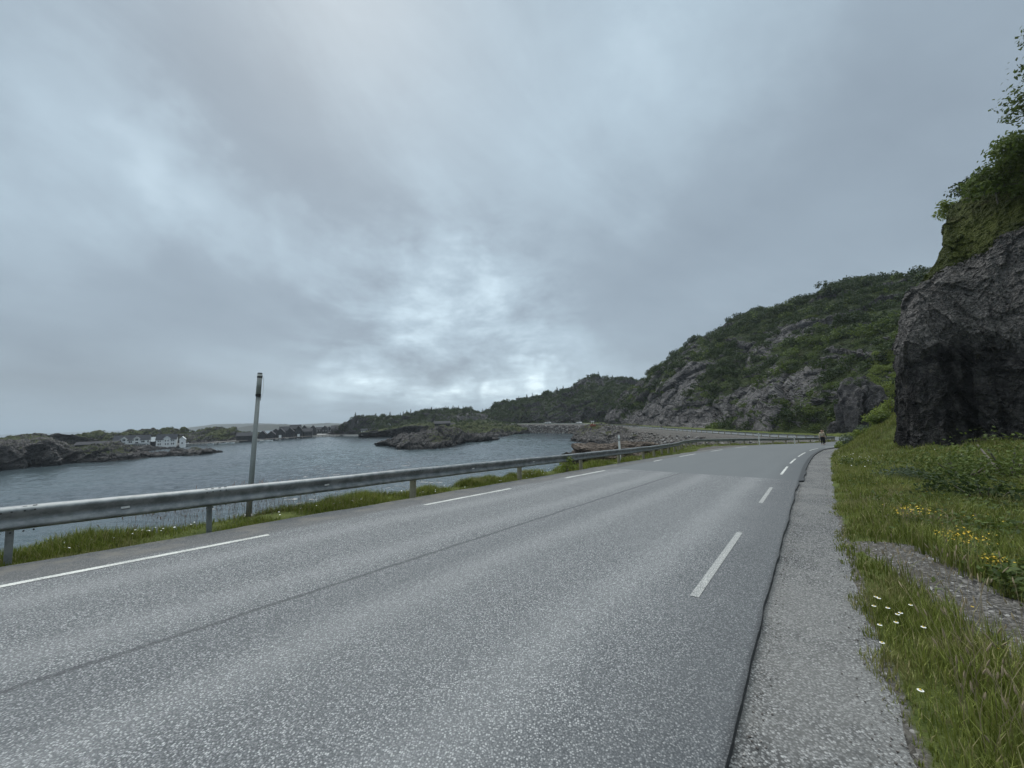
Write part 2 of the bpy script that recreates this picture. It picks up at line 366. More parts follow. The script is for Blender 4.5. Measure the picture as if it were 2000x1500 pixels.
def m_grass(name, c0, c1, dry):
    m, N, b = mat(name); g = N.new('ShaderNodeNewGeometry'); r = g.outputs['Random Per Island']; p = g.outputs['Position']
    c = N.mix(r, c0, c1); c = N.mix(N.mapr(N.noise(p, .55, 4, .6), .4, .65, 0, .5), c, tuple(x * .6 for x in c0))
    rr = N.math('FRACT', N.math('MULTIPLY', r, 7.3)); c = N.mix(N.mapr(rr, .84, .9, 0, .8), c, dry)
    c = N.mix(N.mapr(N.noise(p, 1.3, 4, .6), .52, .68, 0, .45), c, dry)
    N.set(b.inputs['Base Color'], c); b.inputs['Roughness'].default_value = .6; b.inputs['Specular IOR Level'].default_value = .2
    tr = N.new('ShaderNodeBsdfTranslucent'); N.set(tr.inputs[0], c)
    mx = N.new('ShaderNodeMixShader', ins={0: .3}); out = [n for n in N.n if n.type == 'OUTPUT_MATERIAL'][0]
    N.l.new(b.outputs[0], mx.inputs[1]); N.l.new(tr.outputs[0], mx.inputs[2]); N.l.new(mx.outputs[0], out.inputs[0]); return m
def m_ground():
    m, N, b = mat('verge_soil'); p = N.new('ShaderNodeNewGeometry').outputs['Position']
    a = N.new('ShaderNodeAttribute', attribute_name='bare').outputs['Fac']
    gr = N.mix(N.mapr(N.noise(p, 1.1, 6, .7), .35, .65), (.045, .062, .014), (.110, .130, .036))
    gr = N.mix(N.mapr(N.noise(p, 12, 5, .75), .5, .7, 0, .6), gr, (.085, .075, .035))
    v = N.new('ShaderNodeTexVoronoi', ins={'Vector': p, 'Scale': 42.0}); r = N.new('ShaderNodeSeparateColor', ins={0: v.outputs['Color']}).outputs[0]
    gv = N.ramp(r, [(0, (.03, .03, .03)), (.5, (.11, .105, .10)), (.9, (.21, .20, .19)), (1, (.42, .41, .39))])
    gv = N.mix(N.mapr(N.noise(p, 4, 6, .7), .4, .65, .1, .7), gv, (.085, .075, .060))
    f = N.mapr(N.math('ADD', a, N.math('MULTIPLY', N.math('SUBTRACT', N.noise(p, 3.5, 7, .7), .5), .5)), .44, .56)
    N.set(b.inputs['Base Color'], N.mix(f, gr, gv)); b.inputs['Roughness'].default_value = .95; b.inputs['Specular IOR Level'].default_value = .15
    N.set(b.inputs['Normal'], N.bump(N.math('ADD', N.noise(p, 18, 6, .7), N.math('MULTIPLY', v.outputs['Distance'], -.6)), .8, .03)); return m
def m_water():
    m, N, b = mat('sea_water'); p = N.new('ShaderNodeNewGeometry').outputs['Position']
    q = N.mapping(p, scale=(1, 2.1, 1), rot=(0, 0, R(-12)))
    n1 = N.noise(q, .33, 3, .55, .6); n2 = N.noise(q, 1.05, 4, .6, .4); n3 = N.noise(N.mapping(p, scale=(1, 1.4, 1), rot=(0, 0, R(20))), 3.2, 4, .6)
    gust = N.mapr(N.noise(N.mapping(p, scale=(.5, 1.6, 1)), .016, 4, .55), .35, .65, .55, 1.25)
    h = N.math('ADD', N.math('MULTIPLY', n1, 1.0), N.math('ADD', N.math('MULTIPLY', n2, .5), N.math('MULTIPLY', n3, .16)))
    h = N.math('MULTIPLY', h, gust)
    N.set(b.inputs['Base Color'], N.mix(N.mapr(N.noise(p, .02, 3, .5), .4, .6), (.048, .062, .072), (.052, .076, .084)))
    b.inputs['Roughness'].default_value = .16; b.inputs['IOR'].default_value = 1.33
    N.set(b.inputs['Normal'], N.bump(h, 1.0, .10)); return m
def m_paint(name='road_paint', wear=.35):
    m, N, b = mat(name); p = N.new('ShaderNodeNewGeometry').outputs['Position']
    f = N.math('ADD', N.noise(p, 70, 4, .8), N.math('MULTIPLY', N.noise(p, 3, 3, .6), .3))
    N.set(b.inputs['Base Color'], N.mix(N.mapr(f, .62 - .10 * wear, .78, 0, .85) if wear < 1 else N.mapr(N.noise(p, 95, 3, .75), .36, .58, .25, 1.0), (.66, .66, .62), (.17, .175, .175))); b.inputs['Roughness'].default_value = .8
    return m

M_STEEL = None
def m_steel():
    m, N, b = mat('galvanised_steel'); p = N.new('ShaderNodeNewGeometry').outputs['Position']
    f = N.noise(p, 5, 6, .7); c = N.mix(N.mapr(f, .35, .65), (.155, .168, .172), (.30, .315, .318))
    c = N.mix(N.mapr(N.noise(N.mapping(p, scale=(1, 1, 6)), 1.5, 5, .7), .55, .72, 0, .5), c, (.11, .115, .10))
    N.set(b.inputs['Base Color'], c); b.inputs['Metallic'].default_value = .55
    N.set(b.inputs['Roughness'], N.mapr(f, .3, .7, .42, .6)); return m
STEEL = m_steel()
WOOD = simple('weathered_post_wood', (.30, .275, .20), .85, var=.35, scale=9, bump=.4, bscale=30)
PAINT = m_paint(); PAINTW = m_paint('worn_road_paint', 1.35)
WHITE = simple('white_paint', (.84, .85, .84), .5, var=.05, scale=2)
WHITEP = simple('white_plastic', (.78, .78, .76), .45, var=.05)
BLACKP = simple('black_plastic', (.02, .02, .022), .5)
SLATE = simple('dark_slate_roof', (.030, .034, .042), .8, var=.2, scale=1.5, spec=.2)
DARKW = simple('black_stained_boards', (.022, .023, .025), .7, var=.3, scale=1)
ROOFG = simple('grey_felt_roof', (.055, .055, .06), .85, var=.25, scale=.8, spec=.2)
GLASS = simple('window_glass', (.02, .025, .03), .08, var=.1)
PALEROOF = simple('pale_glazed_roof', (.33, .37, .40), .3)
DECK = simple('grey_jetty_boards', (.16, .145, .13), .85, var=.3, scale=2)
PILE = simple('dark_jetty_piles', (.035, .032, .03), .9)
CONC = simple('weathered_concrete', (.22, .22, .21), .9, var=.25, scale=.6, bump=.3, bscale=4)
ORANGE = simple('orange_plastic', (.26, .085, .045), .7)
BARK = simple('birch_bark', (.16, .14, .12), .9, var=.4, scale=8)
LEAFD = m_leaf('dark_birch_leaves', (.010, .020, .006), (.045, .070, .017))
LEAFM = m_leaf('green_birch_leaves', (.024, .042, .010), (.115, .155, .034))
LEAFB = m_leaf('bright_willow_leaves', (.075, .110, .022), (.230, .280, .060))
LEAFG = m_leaf('grey_willow_leaves', (.040, .060, .035), (.130, .165, .100))
LEAFC = m_leaf('spruce_needles', (.008, .015, .007), (.026, .042, .016), .1)

# ---------------------------------------------------------------- road geometry
GA = .035                                                     # the near road falls 3.5 cm per metre in x and in y
def plane_z(x, y): return CAMZ - 1.6 - GA * (x + y)
def on_plane(u, v):
    d = ray(u, v); k = 1.6 / (-d.z - GA * (d.x + d.y)); return Vector((d.x * k, d.y * k, CAMZ + d.z * k))
CP = [(-21, -21.6), (-9, -5.6), (-3.1, 2.3), (2.1, 9.1), (7.1, 15.6), (12.6, 22.6), (19.0, 30.3), (25.2, 37.1), (31.3, 42.3), (38, 46.2), (44.6, 49.6), (49.8, 54), (52.6, 60.2), (53.4, 70),
      (52.6, 86), (51.2, 110), (50, 150), (48.5, 190), (44.5, 222), (33, 246), (16, 261), (-4, 271), (-18, 283), (-26, 300), (-30, 330)]
def spline(pts, step=.25):
    pts = [np.array(p, float) for p in pts]; pts = [2 * pts[0] - pts[1]] + pts + [2 * pts[-1] - pts[-2]]
    out = []
    for i in range(1, len(pts) - 2):
        a, b, c, d = pts[i - 1:i + 3]; n = max(2, int(np.linalg.norm(c - b) / step))
        t = np.linspace(0, 1, n, endpoint=False)[:, None]
        out.append(.5 * ((2 * b) + (c - a) * t + (2 * a - 5 * b + 4 * c - d) * t ** 2 + (3 * b - a - 3 * c + d) * t ** 3))
    out.append(pts[-2][None]); return np.concatenate(out)
CL = spline(CP, .25)
CS = np.concatenate([[0], np.cumsum(np.linalg.norm(np.diff(CL, axis=0), axis=1))])
_sm = np.gradient(CL, axis=0); CT = _sm / np.linalg.norm(_sm, axis=1)[:, None]; CN = np.stack([CT[:, 1], -CT[:, 0]], 1)   # CN points right
def road_xy(s, w):
    x = np.interp(s, CS, CL[:, 0]); y = np.interp(s, CS, CL[:, 1]); nx = np.interp(s, CS, CN[:, 0]); ny = np.interp(s, CS, CN[:, 1])
    return x + nx * w, y + ny * w
def near_sw(x, y, s0=None, s1=None):
    x = np.atleast_1d(np.asarray(x, float)).ravel(); y = np.atleast_1d(np.asarray(y, float)).ravel()
    idx = np.zeros(len(x), int); sub = np.arange(0, len(CL), 4)
    for a in range(0, len(x), 20000):
        sl_ = slice(a, a + 20000)
        d = (x[sl_, None] - CL[sub, 0]) ** 2 + (y[sl_, None] - CL[sub, 1]) ** 2; idx[sl_] = sub[d.argmin(1)]
    dx = x - CL[idx, 0]; dy = y - CL[idx, 1]
    along = dx * CT[idx, 0] + dy * CT[idx, 1]; w = dx * CN[idx, 0] + dy * CN[idx, 1]
    dist = np.sqrt(dx * dx + dy * dy); w = np.where(np.abs(along) > 3, np.sign(w) * dist, w)
    return CS[idx] + np.clip(along, -3, 3), w
def s_of(u, v): p = on_plane(u, v); return float(near_sw(p.x, p.y)[0][0])
def s_y(y): return float(CS[np.abs(CL[:, 1] - y).argmin()])
SNEW = (s_of(1190, 915) + s_of(1520, 935)) / 2
SA, SB = s_y(46), s_y(75)
ZS = [(SA, plane_z(38, 46.2)), (s_y(60), 5.75), (SB, 5.5), (s_y(110), 5.45), (s_y(190), 5.4), (s_y(246), 5.5), (s_y(271), 6.2), (s_y(300), 8.5), (CS[-1], 9.5)]
def sstep(x, a, b): t = np.clip((x - a) / (b - a), 0, 1); return t * t * (3 - 2 * t)
def road_z(s, x, y):
    prof = np.interp(s, [a for a, b in ZS], [b for a, b in ZS])
    k = sstep(s, SA - 3, SA + 12); return plane_z(x, y) * (1 - k) + prof * k
WL = [(0, 4.9), (s_y(19), 4.9), (s_y(23), 5.2), (s_y(28), 6.0), (s_y(33), 7.6), (s_y(38), 8.6), (s_y(42), 7.6), (s_y(46), 6.0), (s_y(50), 5.0), (s_y(60), 4.8), (CS[-1], 4.8)]
def shelf(s): return np.interp(s, [a for a, b in WL], [b for a, b in WL])
def ground_z(x, y, detail=True):
    x = np.asarray(x, float).ravel(); y = np.asarray(y, float).ravel()
    s, w = near_sw(x, y); z = road_z(s, x, y)
    P3 = np.stack([x, y, np.zeros_like(x)], 1)
    d = -w - shelf(s)
    n = fbm(P3 * .35, 4, 3)
    slope = np.where(s > s_y(215), 2.2, 1.05)
    dd = np.maximum(d + .25 * n, 0)
    drop = slope * (np.sqrt(dd ** 2 + .3 ** 2) - .3) + (facets(P3 * np.array([.5, .5, 1]), 5) * .5 * sstep(dd, .6, 4))
    z = z - drop
    r = np.maximum(w - 4.2, 0); near = 1 - sstep(s, s_y(26), s_y(34))
    z = z + near * (.19 * np.maximum(w - 7.2, 0) * 1) + (1 - near) * (1 - sstep(s, s_y(58), s_y(80))) * np.minimum(.85 * np.maximum(w - 4.9, 0), 3.6)
    z = z - .06 * sstep(np.abs(w), 2.5, 2.75) - .03                       # the asphalt stands proud
    bump = (fbm(P3 * .9, 3, 9) * .10 * sstep(w, 4.6, 6) + fbm(P3 * 4, 2, 19) * .035 * sstep(w, 3.95, 4.4)) + fbm(P3 * 1.5, 3, 29) * .05 * sstep(-w, 4.1, 4.6)
    z = z + bump + .06 * sstep(w, 4.25, 5.0) * (w < 12)
    so = np.interp(s, [s_y(0), s_y(3), s_y(9), s_y(20), s_y(45)], [4.12, 4.16, 4.08, 4.42, 4.55])
    z = z + .075 * sstep(w - so, -.16, .20) * (w < 14) * (s < s_y(75))
    return np.maximum(z, -2.5)
def build_ground():
    def axis(segs):
        out = []
        for a, b, st in segs: out += list(np.arange(a, b, st))
        return np.array(out + [segs[-1][1]])
    xs = axis([(-75, -34, 2.), (-34, -12, .8), (-12, 16, .22), (16, 45, .3), (45, 66, .6), (66, 100, 3.)])
    ys = axis([(-30, -6, 1.2), (-6, 30, .22), (30, 60, .4), (60, 130, 1.0), (130, 340, 1.6)])
    X, Y = np.meshgrid(xs, ys); x, y = X.ravel(), Y.ravel()
    z = ground_z(x, y); s, w = near_sw(x, y)
    # bare: the foot-worn gravel patch in the right verge, the lay-by, and rubble banks
    bare = np.zeros(len(x))
    pth = [on_plane(*q) for q in ((1728, 1068), (1812, 1116), (1880, 1165), (1950, 1215), (2020, 1265), (2130, 1340))]
    px = np.array([q.x for q in pth]); py = np.array([q.y for q in pth])
    tt = np.linspace(0, 5, 60); qx = np.interp(tt, range(6), px); qy = np.interp(tt, range(6), py)
    m = (np.abs(x) < 14) & (y < 14) & (y > 0)
    dmin = np.sqrt(((x[m, None] - qx) ** 2 + (y[m, None] - qy) ** 2)).min(1)
    bare[m] = np.maximum(bare[m], 1 - sstep(dmin, .15, .52))
    global path_arr; path_arr = bare.copy()
    bare = np.maximum(bare, ((s > s_y(26)) & (s < s_y(48)) & (w < -3.6)) * (1 - sstep(-w - shelf(s), -3.2, -1.2)))
    bare = np.maximum(bare, (1 - sstep(w, 3.95, 4.45)) * (w > 3))
    bare = np.maximum(bare, sstep(-w - shelf(s), 1.5, 3.0) * .9)
    bare = np.maximum(bare, (w < -3.5) * sstep(s, s_y(54), s_y(64)) * .8)
    o = mesh_np('ground', np.stack([x, y, z], 1), grid_faces(len(xs), len(ys)), m_ground(), smooth=True, attrs={'bare': bare})
    tag(o, kind='structure'); return bare, (xs, ys)
bare_arr, (GX, GY) = build_ground()
from bisect import bisect
def bare_at(x, y):
    ix = np.clip(np.searchsorted(GX, x), 0, len(GX) - 1); iy = np.clip(np.searchsorted(GY, y), 0, len(GY) - 1)
    return bare_arr[iy * len(GX) + ix]
def path_at(x, y):
    ix = np.clip(np.searchsorted(GX, x), 0, len(GX) - 1); iy = np.clip(np.searchsorted(GY, y), 0, len(GY) - 1)
    return path_arr[iy * len(GX) + ix]

def strip(name, s, w0, w1, nw, m, dz, rag=0.0, drop_edge=0.0, seed=0):
    """sheet following the road between the lateral offsets w0(s) and w1(s)"""
    t = np.linspace(0, 1, nw); w0 = np.broadcast_to(w0, s.shape); w1 = np.broadcast_to(w1, s.shape)
    if rag:
        q = np.stack([s * 1.3, s * 0, s * 0], 1); w1 = w1 + rag * fbm(q, 5, seed)
    Sg = np.repeat(s, nw); Wg = (w0[:, None] * (1 - t) + w1[:, None] * t).ravel()
    x, y = road_xy(Sg, Wg); z = road_z(Sg, x, y) + dz
    V = np.stack([x, y, z], 1)
    Fc = grid_faces(nw, len(s)); uv = np.stack([Sg, Wg], 1)
    if drop_edge:      # a skirt down both edges so the sheet is a slab
        n = len(V); e = np.arange(len(s)) * nw
        for base in (e, e + nw - 1):
            V2 = V[base].copy(); V2[:, 2] -= drop_edge; k = len(V); V = np.concatenate([V, V2]); uv = np.concatenate([uv, uv[base]])
            i = np.arange(len(s) - 1); Fc = np.concatenate([Fc, np.stack([base[i], base[i + 1], k + i + 1, k + i], 1)])
    o = mesh_np(name, V, Fc, m, uv=uv, smooth=False); tag(o, kind='structure'); return o
sfull = np.concatenate([np.arange(0, s_y(60), .12), np.arange(s_y(60), CS[-1], .6)])
q_ = np.stack([sfull * .7, sfull * 0, sfull * 0], 1)
ASPH = m_asphalt()
wl_ = -3.78 + .08 * fbm(np.stack([sfull * 1.1, sfull * 0, sfull * 0], 1), 4, 4)
wr_ = 3.42 + .014 * fbm(q_ * 4, 4, 5) + .03 * fbm(q_, 2, 6) + .12 * sstep(sfull, SNEW - .1, SNEW + .1)
strip('road', sfull, wl_, wr_, 12, ASPH, 0.0, drop_edge=.085)
sh_ = np.interp(sfull, [s_y(0), s_y(3), s_y(9), s_y(20), s_y(45)], [4.45, 4.5, 4.45, 4.8, 4.9])
strip('road_shoulder', sfull[sfull < s_y(75)], 3.0, sh_[sfull < s_y(75)], 5, m_gravel('grey_shoulder_gravel', (.15, .152, .152), (.30, .30, .295), (.235, .232, .222), 70), -.052, rag=.0, seed=12)
# painted edge lines: one mark per dash
def dash(a, b, w, m, wd=.10):
    s = np.linspace(a, b, max(2, int((b - a) / .3) + 1))
    o = strip('road_marking', s, w - wd / 2, w + wd / 2, 2, m, .005); return o
for (a, b) in (((-420, 1216), (515, 1041)), ((810, 983), (982, 952.5)), ((1090, 932.5), (1171, 918.3)), ((1256, 900), (1272, 897)), ((1305, 891), (1331, 885.5)), ((1355, 880.5), (1373, 877)), ((1392, 873.5), (1408, 871))):
    dash(s_of(*a), s_of(*b), -2.85, PAINT)
for i, (a, b) in enumerate((((1348, 1163.8), (1410.5, 1035.5)), ((1447.5, 978.8), (1472.5, 949.5)), ((1509.5, 926), (1528.8, 911)), ((1538.8, 905), (1551, 896)), ((1558.8, 892), (1568, 883.8)), ((1573.5, 880), (1582, 875.5)), ((1586, 873.4), (1592, 871.3)), ((1597, 870), (1604, 868.6)))):
    dash(s_of(*a), s_of(*b), 2.85, PAINTW if i < 2 else PAINT, .080)

# ---------------------------------------------------------------- sea
def build_sea():
    na, nr = 1000, 1000
    az = np.linspace(R(-80), R(75), na); t = np.linspace(0, 1, nr)
    rad = np.where(t < .80, 14 * (340 / 14) ** (t / .80), 340 * (38000 / 340) ** ((np.maximum(t, .80) - .80) / .20))
    A, Rr = np.meshgrid(az, rad); x = (np.sin(A) * Rr).ravel(); y = (np.cos(A) * Rr).ravel(); r = Rr.ravel()
    m = r < 900; c, s_ = math.cos(R(-14)), math.sin(R(-14)); q = np.stack([(x * c + y * s_), (-x * s_ + y * c), x * 0], 1)[m]
    z = np.zeros(len(x)); w1 = fbm(q * np.array([.11, .26, 1]), 2, 401); w2 = 1 - np.abs(fbm(q * np.array([.33, .85, 1]), 2, 402)) * 2.2; w3 = 1 - np.abs(fbm(q * np.array([.9, 2.0, 1]), 2, 403)) * 2.2
    gust = .6 + .5 * (fbm(q * np.array([.012, .03, 1]), 3, 404) + .3)
    z[m] = (w1 * .18 + (w2 - .4) * .15 + (w3 - .4) * .06) * gust * (1 - sstep(r[m], 400, 900)) - .02
    o = mesh_np('sea', np.stack([x, y, z], 1), grid_faces(na, nr), m_water(), smooth=True); tag(o, kind='structure')
build_sea()
exec_later = []

# ---------------------------------------------------------------- rock and hill lofts
def resample(pts, n, smooth=True):
    """pts: list of 3D points; n samples uniformly in parameter (point index), so rows stay matched"""
    A = np.array([tuple(p) for p in pts], float); k = len(A)
    if smooth and k > 2:
        t = np.linspace(0, k - 1, n); i = np.clip(t.astype(int), 0, k - 2); f = (t - i)[:, None]
        B = np.concatenate([[2 * A[0] - A[1]], A, [2 * A[-1] - A[-2]]])
        a, b, c, d = B[i], B[i + 1], B[i + 2], B[i + 3]
        return .5 * ((2 * b) + (c - a) * f + (2 * a - 5 * b + 4 * c - d) * f ** 2 + (3 * b - a - 3 * c + d) * f ** 3)
    t = np.linspace(0, k - 1, n); return np.stack([np.interp(t, range(k), A[:, j]) for j in range(3)], 1)
def loft(rows, vpos, nu, nv, linear=False):
    G = np.stack([resample(r, nu) for r in rows]); v = np.linspace(0, 1, nv) ; K = len(rows)
    out = np.zeros((nv, nu, 3)); vp = np.array(vpos)
    if linear or K < 3:
        for j in range(3):
            for c in range(nu): out[:, c, j] = np.interp(v, vp, G[:, c, j])
        return out
    # monotone-ish cubic through rows
    i = np.clip(np.searchsorted(vp, v, side='right') - 1, 0, K - 2)
    h = (vp[i + 1] - vp[i])[:, None, None]; t = ((v - vp[i])[:, None, None]) / h
    m = np.zeros_like(G); d = (G[1:] - G[:-1]) / np.diff(vp)[:, None, None]
    m[0] = d[0]; m[-1] = d[-1]; same = (d[1:] * d[:-1]) > 0
    m[1:-1] = np.where(same, 2 * d[1:] * d[:-1] / np.where(same, d[1:] + d[:-1], 1), 0)
    out = (2 * t ** 3 - 3 * t ** 2 + 1) * G[i] + (t ** 3 - 2 * t ** 2 + t) * h * m[i] + (-2 * t ** 3 + 3 * t ** 2) * G[i + 1] + (t ** 3 - t ** 2) * h * m[i + 1]
    return out
def grid_normals(G):
    du = np.gradient(G, axis=1); dv = np.gradient(G, axis=0); n = np.cross(du, dv); n /= np.linalg.norm(n, axis=2)[..., None] + 1e-9; return n
ROTS = Matrix.Rotation(R(35), 3, 'Y') @ Matrix.Rotation(R(-20), 3, 'X')
ROTS = np.array(ROTS); ROTV = np.array(Matrix.Rotation(R(12), 3, 'Y') @ Matrix.Rotation(R(40), 3, 'Z'))
def rockify(G, amp, size, seed=0, strata=1.7, outward=1, edge_u=0, edge_v=0, soft=.5, mid=1.0, rot=True):
    nv, nu, _ = G.shape; n = grid_normals(G) * outward; p = G.reshape(-1, 3)
    q = (p @ (ROTS.T if rot else ROTV.T)) * np.array([1, 1, strata]) / size
    q = q + np.stack([fbm(q * .8, 3, seed + 5 + k) for k in range(3)], 1) * .35
    d = facets(q, seed, .9, .3, .10) + soft * fbm(q * .5, 3, seed + 9) * 1.2
    d = d + .40 * mid * facets(q * 2.7, seed + 31, .9, .3, .12) + .16 * mid * facets(q * 7.1, seed + 57, .9, .2, .14)
    a = np.ones((nv, nu))
    if edge_u: e = np.minimum(np.arange(nu), np.arange(nu)[::-1]) / (edge_u * nu); a *= np.clip(e, 0, 1)[None, :]
    if edge_v: e = np.arange(nv) / (edge_v * nv); a *= np.clip(e, .15, 1)[:, None]
    return G + n * (d.reshape(nv, nu) * a * amp)[..., None]
def vegmask(G, outward=1, bias=0.0, flat=1.0, scale=.06, seed=3, amt=.7):
    n = grid_normals(G) * outward; p = G.reshape(-1, 3)
    a = .5 + (n[..., 2] - .55) * flat + fbm(p * scale, 5, seed).reshape(n.shape[:2]) * amt + bias
    return a, n
class Scatter:      # remembers surfaces so plants can be set on them
    pass

# ---- plant prototypes ------------------------------------------------------------
def leaf_mesh(name, m, centers, radii, nleaf, size, flat=.8, seed=0, parent=None, up=.3):
    """leaf-sized faces spread through clumps; each leaf a folded quad"""
    g = np.random.default_rng(seed); C = np.array(centers, float); rd = np.array(radii, float)
    pr = rd ** 2; idx = g.choice(len(C), nleaf, p=pr / pr.sum())
    d = g.normal(size=(nleaf, 3)); d /= np.linalg.norm(d, axis=1)[:, None]
    rr = rd[idx] * (.35 + .65 * g.random(nleaf) ** .5) * (1 + .25 * g.normal(size=nleaf) * .6)
    pos = C[idx] + d * rr[:, None] * np.array([1, 1, flat])
    nrm = d + g.normal(size=(nleaf, 3)) * .7 + np.array([0, 0, up]); nrm /= np.linalg.norm(nrm, axis=1)[:, None]
    t = np.cross(nrm, g.normal(size=(nleaf, 3))); t /= np.linalg.norm(t, axis=1)[:, None] + 1e-9; b = np.cross(nrm, t)
    sz = size * (.6 + .8 * g.random(nleaf))[:, None]
    V = np.stack([pos - t * sz, pos + b * sz * .5 + nrm * sz * .12, pos + t * sz, pos - b * sz * .5 + nrm * sz * .12], 1).reshape(-1, 3)
    Fc = np.arange(nleaf * 4).reshape(-1, 4)
    return V, Fc
def bush_proto(seed, m, w=1.0, h=1.0, n=260, leaf=.11, lobes=9):
    g = np.random.default_rng(seed); cs = []; rs = []
    for k in range(lobes):
        a = g.random() * 6.28; r = w * .5 * g.random() ** .6; z = h * (.22 + .62 * g.random() * (1 - .5 * r / w)); cs.append((r * math.cos(a), r * math.sin(a), z)); rs.append(w * (.16 + .16 * g.random()))
    return leaf_mesh('', m, cs, rs, n, leaf, seed=seed)
def spruce_proto(seed, h=1.0, n=260):
    g = np.random.default_rng(seed); cs = []; rs = []
    for k in range(16):
        z = h * (.08 + .9 * k / 15); r = h * .20 * (1 - k / 15) ** .8 + .015
        for j in range(3):
            a = g.random() * 6.28; cs.append((r * math.cos(a) * .8, r * math.sin(a) * .8, z)); rs.append(r * .5 + .02)
    return leaf_mesh('', None, cs, rs, n, .055 * h, flat=.5, seed=seed, up=0)
PROTO = [bush_proto(i, None, 1.15, 1.0, 230, .085, 10) for i in range(5)]
SPR = [spruce_proto(50 + i) for i in range(3)]
def merge_inst(name, protos, pos, scl, mat_, label, cat=None, kind='stuff', rotz=None, zs=None, group=None):
    g = np.random.default_rng(len(pos)); Vs = []; Fs = []; k = 0
    for i, (p, s) in enumerate(zip(pos, scl)):
        V, Fc = protos[i % len(protos)]; a = g.random() * 6.28; c, sn = math.cos(a), math.sin(a)
        Q = V.copy() * s * np.array([1, 1, 1 if zs is None else zs[i]]); Q = np.stack([Q[:, 0] * c - Q[:, 1] * sn, Q[:, 0] * sn + Q[:, 1] * c, Q[:, 2]], 1) + np.array(p)
        Vs.append(Q); Fs.append(Fc + k); k += len(V)
    o = mesh_np(name, np.concatenate(Vs), np.concatenate(Fs), mat_); tag(o, label, cat, group, kind); return o
def inst_bushes(name, meshes, pos, scl, label, cat, group, zs=None):
    for i, (p, s) in enumerate(zip(pos, scl)):
        o = bpy.data.objects.new(name, meshes[i % len(meshes)]); o.location = p; o.rotation_euler = (0, 0, random.random() * 6.28)
        o.scale = (s, s, s * (1 if zs is None else zs[i])); COL.objects.link(o); tag(o, label if isinstance(label, str) else label(p), cat, group)
def proto_data(pr, m, nm):
    out = []
    for V, Fc in pr:
        o = mesh_np(nm, V, Fc, m); out.append(o.data); bpy.data.objects.remove(o)
    return out

# ---------------------------------------------------------------- the big hillside
def H(x, y, z=5.0): return Vector((x, y, z))
hill_base = [H(38, 30, 4), H(46, 39, 4.0), H(57, 46, 4.2), H(61.5, 56, 4.2), H(62, 70, 4.3), H(60.5, 87, 4.6), H(59.5, 110, 4.6), H(58.5, 135, 4.6), H(57.5, 160, 4.6), H(56, 185, 4.6), H(53.5, 204, 4.6), H(53.5, 216, 4.4), H(57, 226, 4), H(72, 236, 3), H(95, 250, 3)]
hill_ridge = [P(1930, 500, 105), P(1880, 520, 120), P(1830, 540, 132), P(1785, 552, 142), P(1710, 562, 152), P(1640, 570, 160), P(1560, 590, 170), P(1480, 605, 180), P(1400, 640, 190), P(1340, 678, 200), P(1290, 715, 208), P(1250, 750, 218), P(1218, 776, 226), P(1202, 795, 240), Vector((100, 262, 20))]
def lerp_rows(A, B, f, lift=0.0, out=0.0):
    r = []
    for a, b in zip(A, B):
        p = a.lerp(b, f); p.z = a.z + (b.z - a.z) * lift; r.append(p)
    return r
rows = [hill_base, lerp_rows(hill_base, hill_ridge, .10, .20), lerp_rows(hill_base, hill_ridge, .30, .46), lerp_rows(hill_base, hill_ridge, .62, .76), lerp_rows(hill_base, hill_ridge, .85, .93), hill_ridge,
        [p + Vector((22, 10, -9)) for p in hill_ridge], [p + Vector((80, 30, -45)) for p in hill_ridge]]
HG = loft(rows, [0, .16, .38, .62, .76, .86, .92, 1], 620, 330)
U_ = np.linspace(0, 1, 620)[None, :]; V_ = np.linspace(0, 1, 330)[:, None]
ampf = 1.0
HG = rockify(HG, 2.7, 20.0, seed=21, strata=1.7, outward=-1, edge_v=.05, soft=.9, mid=.8)
HG = rockify(HG, .28, 3.0, seed=61, strata=1.4, outward=-1, edge_v=.05, soft=.3)
hv, hn = vegmask(HG, -1, bias=0, flat=1.1, scale=.045, seed=77, amt=1.15)
# lush at the near end and along the crest, bare where the rock meets the far road
hv = hv + .42 * sstep(U_, .62, .15) + .22 * sstep(V_, .55, .8) - .34 * sstep(V_, .32, .05) * sstep(U_, .33, .5) - .10 * sstep(U_, .4, .7) - .04
hv = hv + .5 * sstep(V_, .16, .02) * sstep(U_, .44, .34)
hv = np.clip(hv, 0, 1.3)
o = mesh_np('rocky_hill', HG.reshape(-1, 3), grid_faces(620, 330), m_rock('hill_rock', (.050, .047, .048), (.180, .170, .166), scale=.35, grass0=(.016, .028, .006), grass1=(.050, .070, .016), bigcrack=.11), attrs={'veg': hv.ravel()}, smooth=False)
tag(o, kind='structure')

def sample_surface(G, hv, hn, n, thr, seed, vmax=1.0, jit=True, bias=None):
    g = np.random.default_rng(seed); nv, nu, _ = G.shape
    e1 = G[1:, :-1] - G[:-1, :-1]; e2 = G[:-1, 1:] - G[:-1, :-1]; area = np.linalg.norm(np.cross(e1, e2), axis=2)
    w = area * (hv[:-1, :-1] > thr) * (np.arange(nv - 1)[:, None] < vmax * nv)
    if bias is not None: w = w * bias[:-1, :-1]
    w = w.ravel(); idx = g.choice(len(w), n, p=w / w.sum()); i, j = np.unravel_index(idx, (nv - 1, nu - 1))
    return G[i, j] + (e1[i, j] * g.random(n)[:, None] + e2[i, j] * g.random(n)[:, None]), hn[i, j], i, j
def visible_first(pos):        # largest in the picture = nearest
    return np.argsort(np.linalg.norm(pos - np.array([0, 0, CAMZ]), axis=1))
SRCM = proto_data(PROTO, LEAFD, 'birch_bush')
SRCM2 = proto_data(PROTO, LEAFM, 'birch_bush')
pos, nn, ii, jj = sample_surface(HG, hv, hn, 3000, .60, 5, vmax=.93)
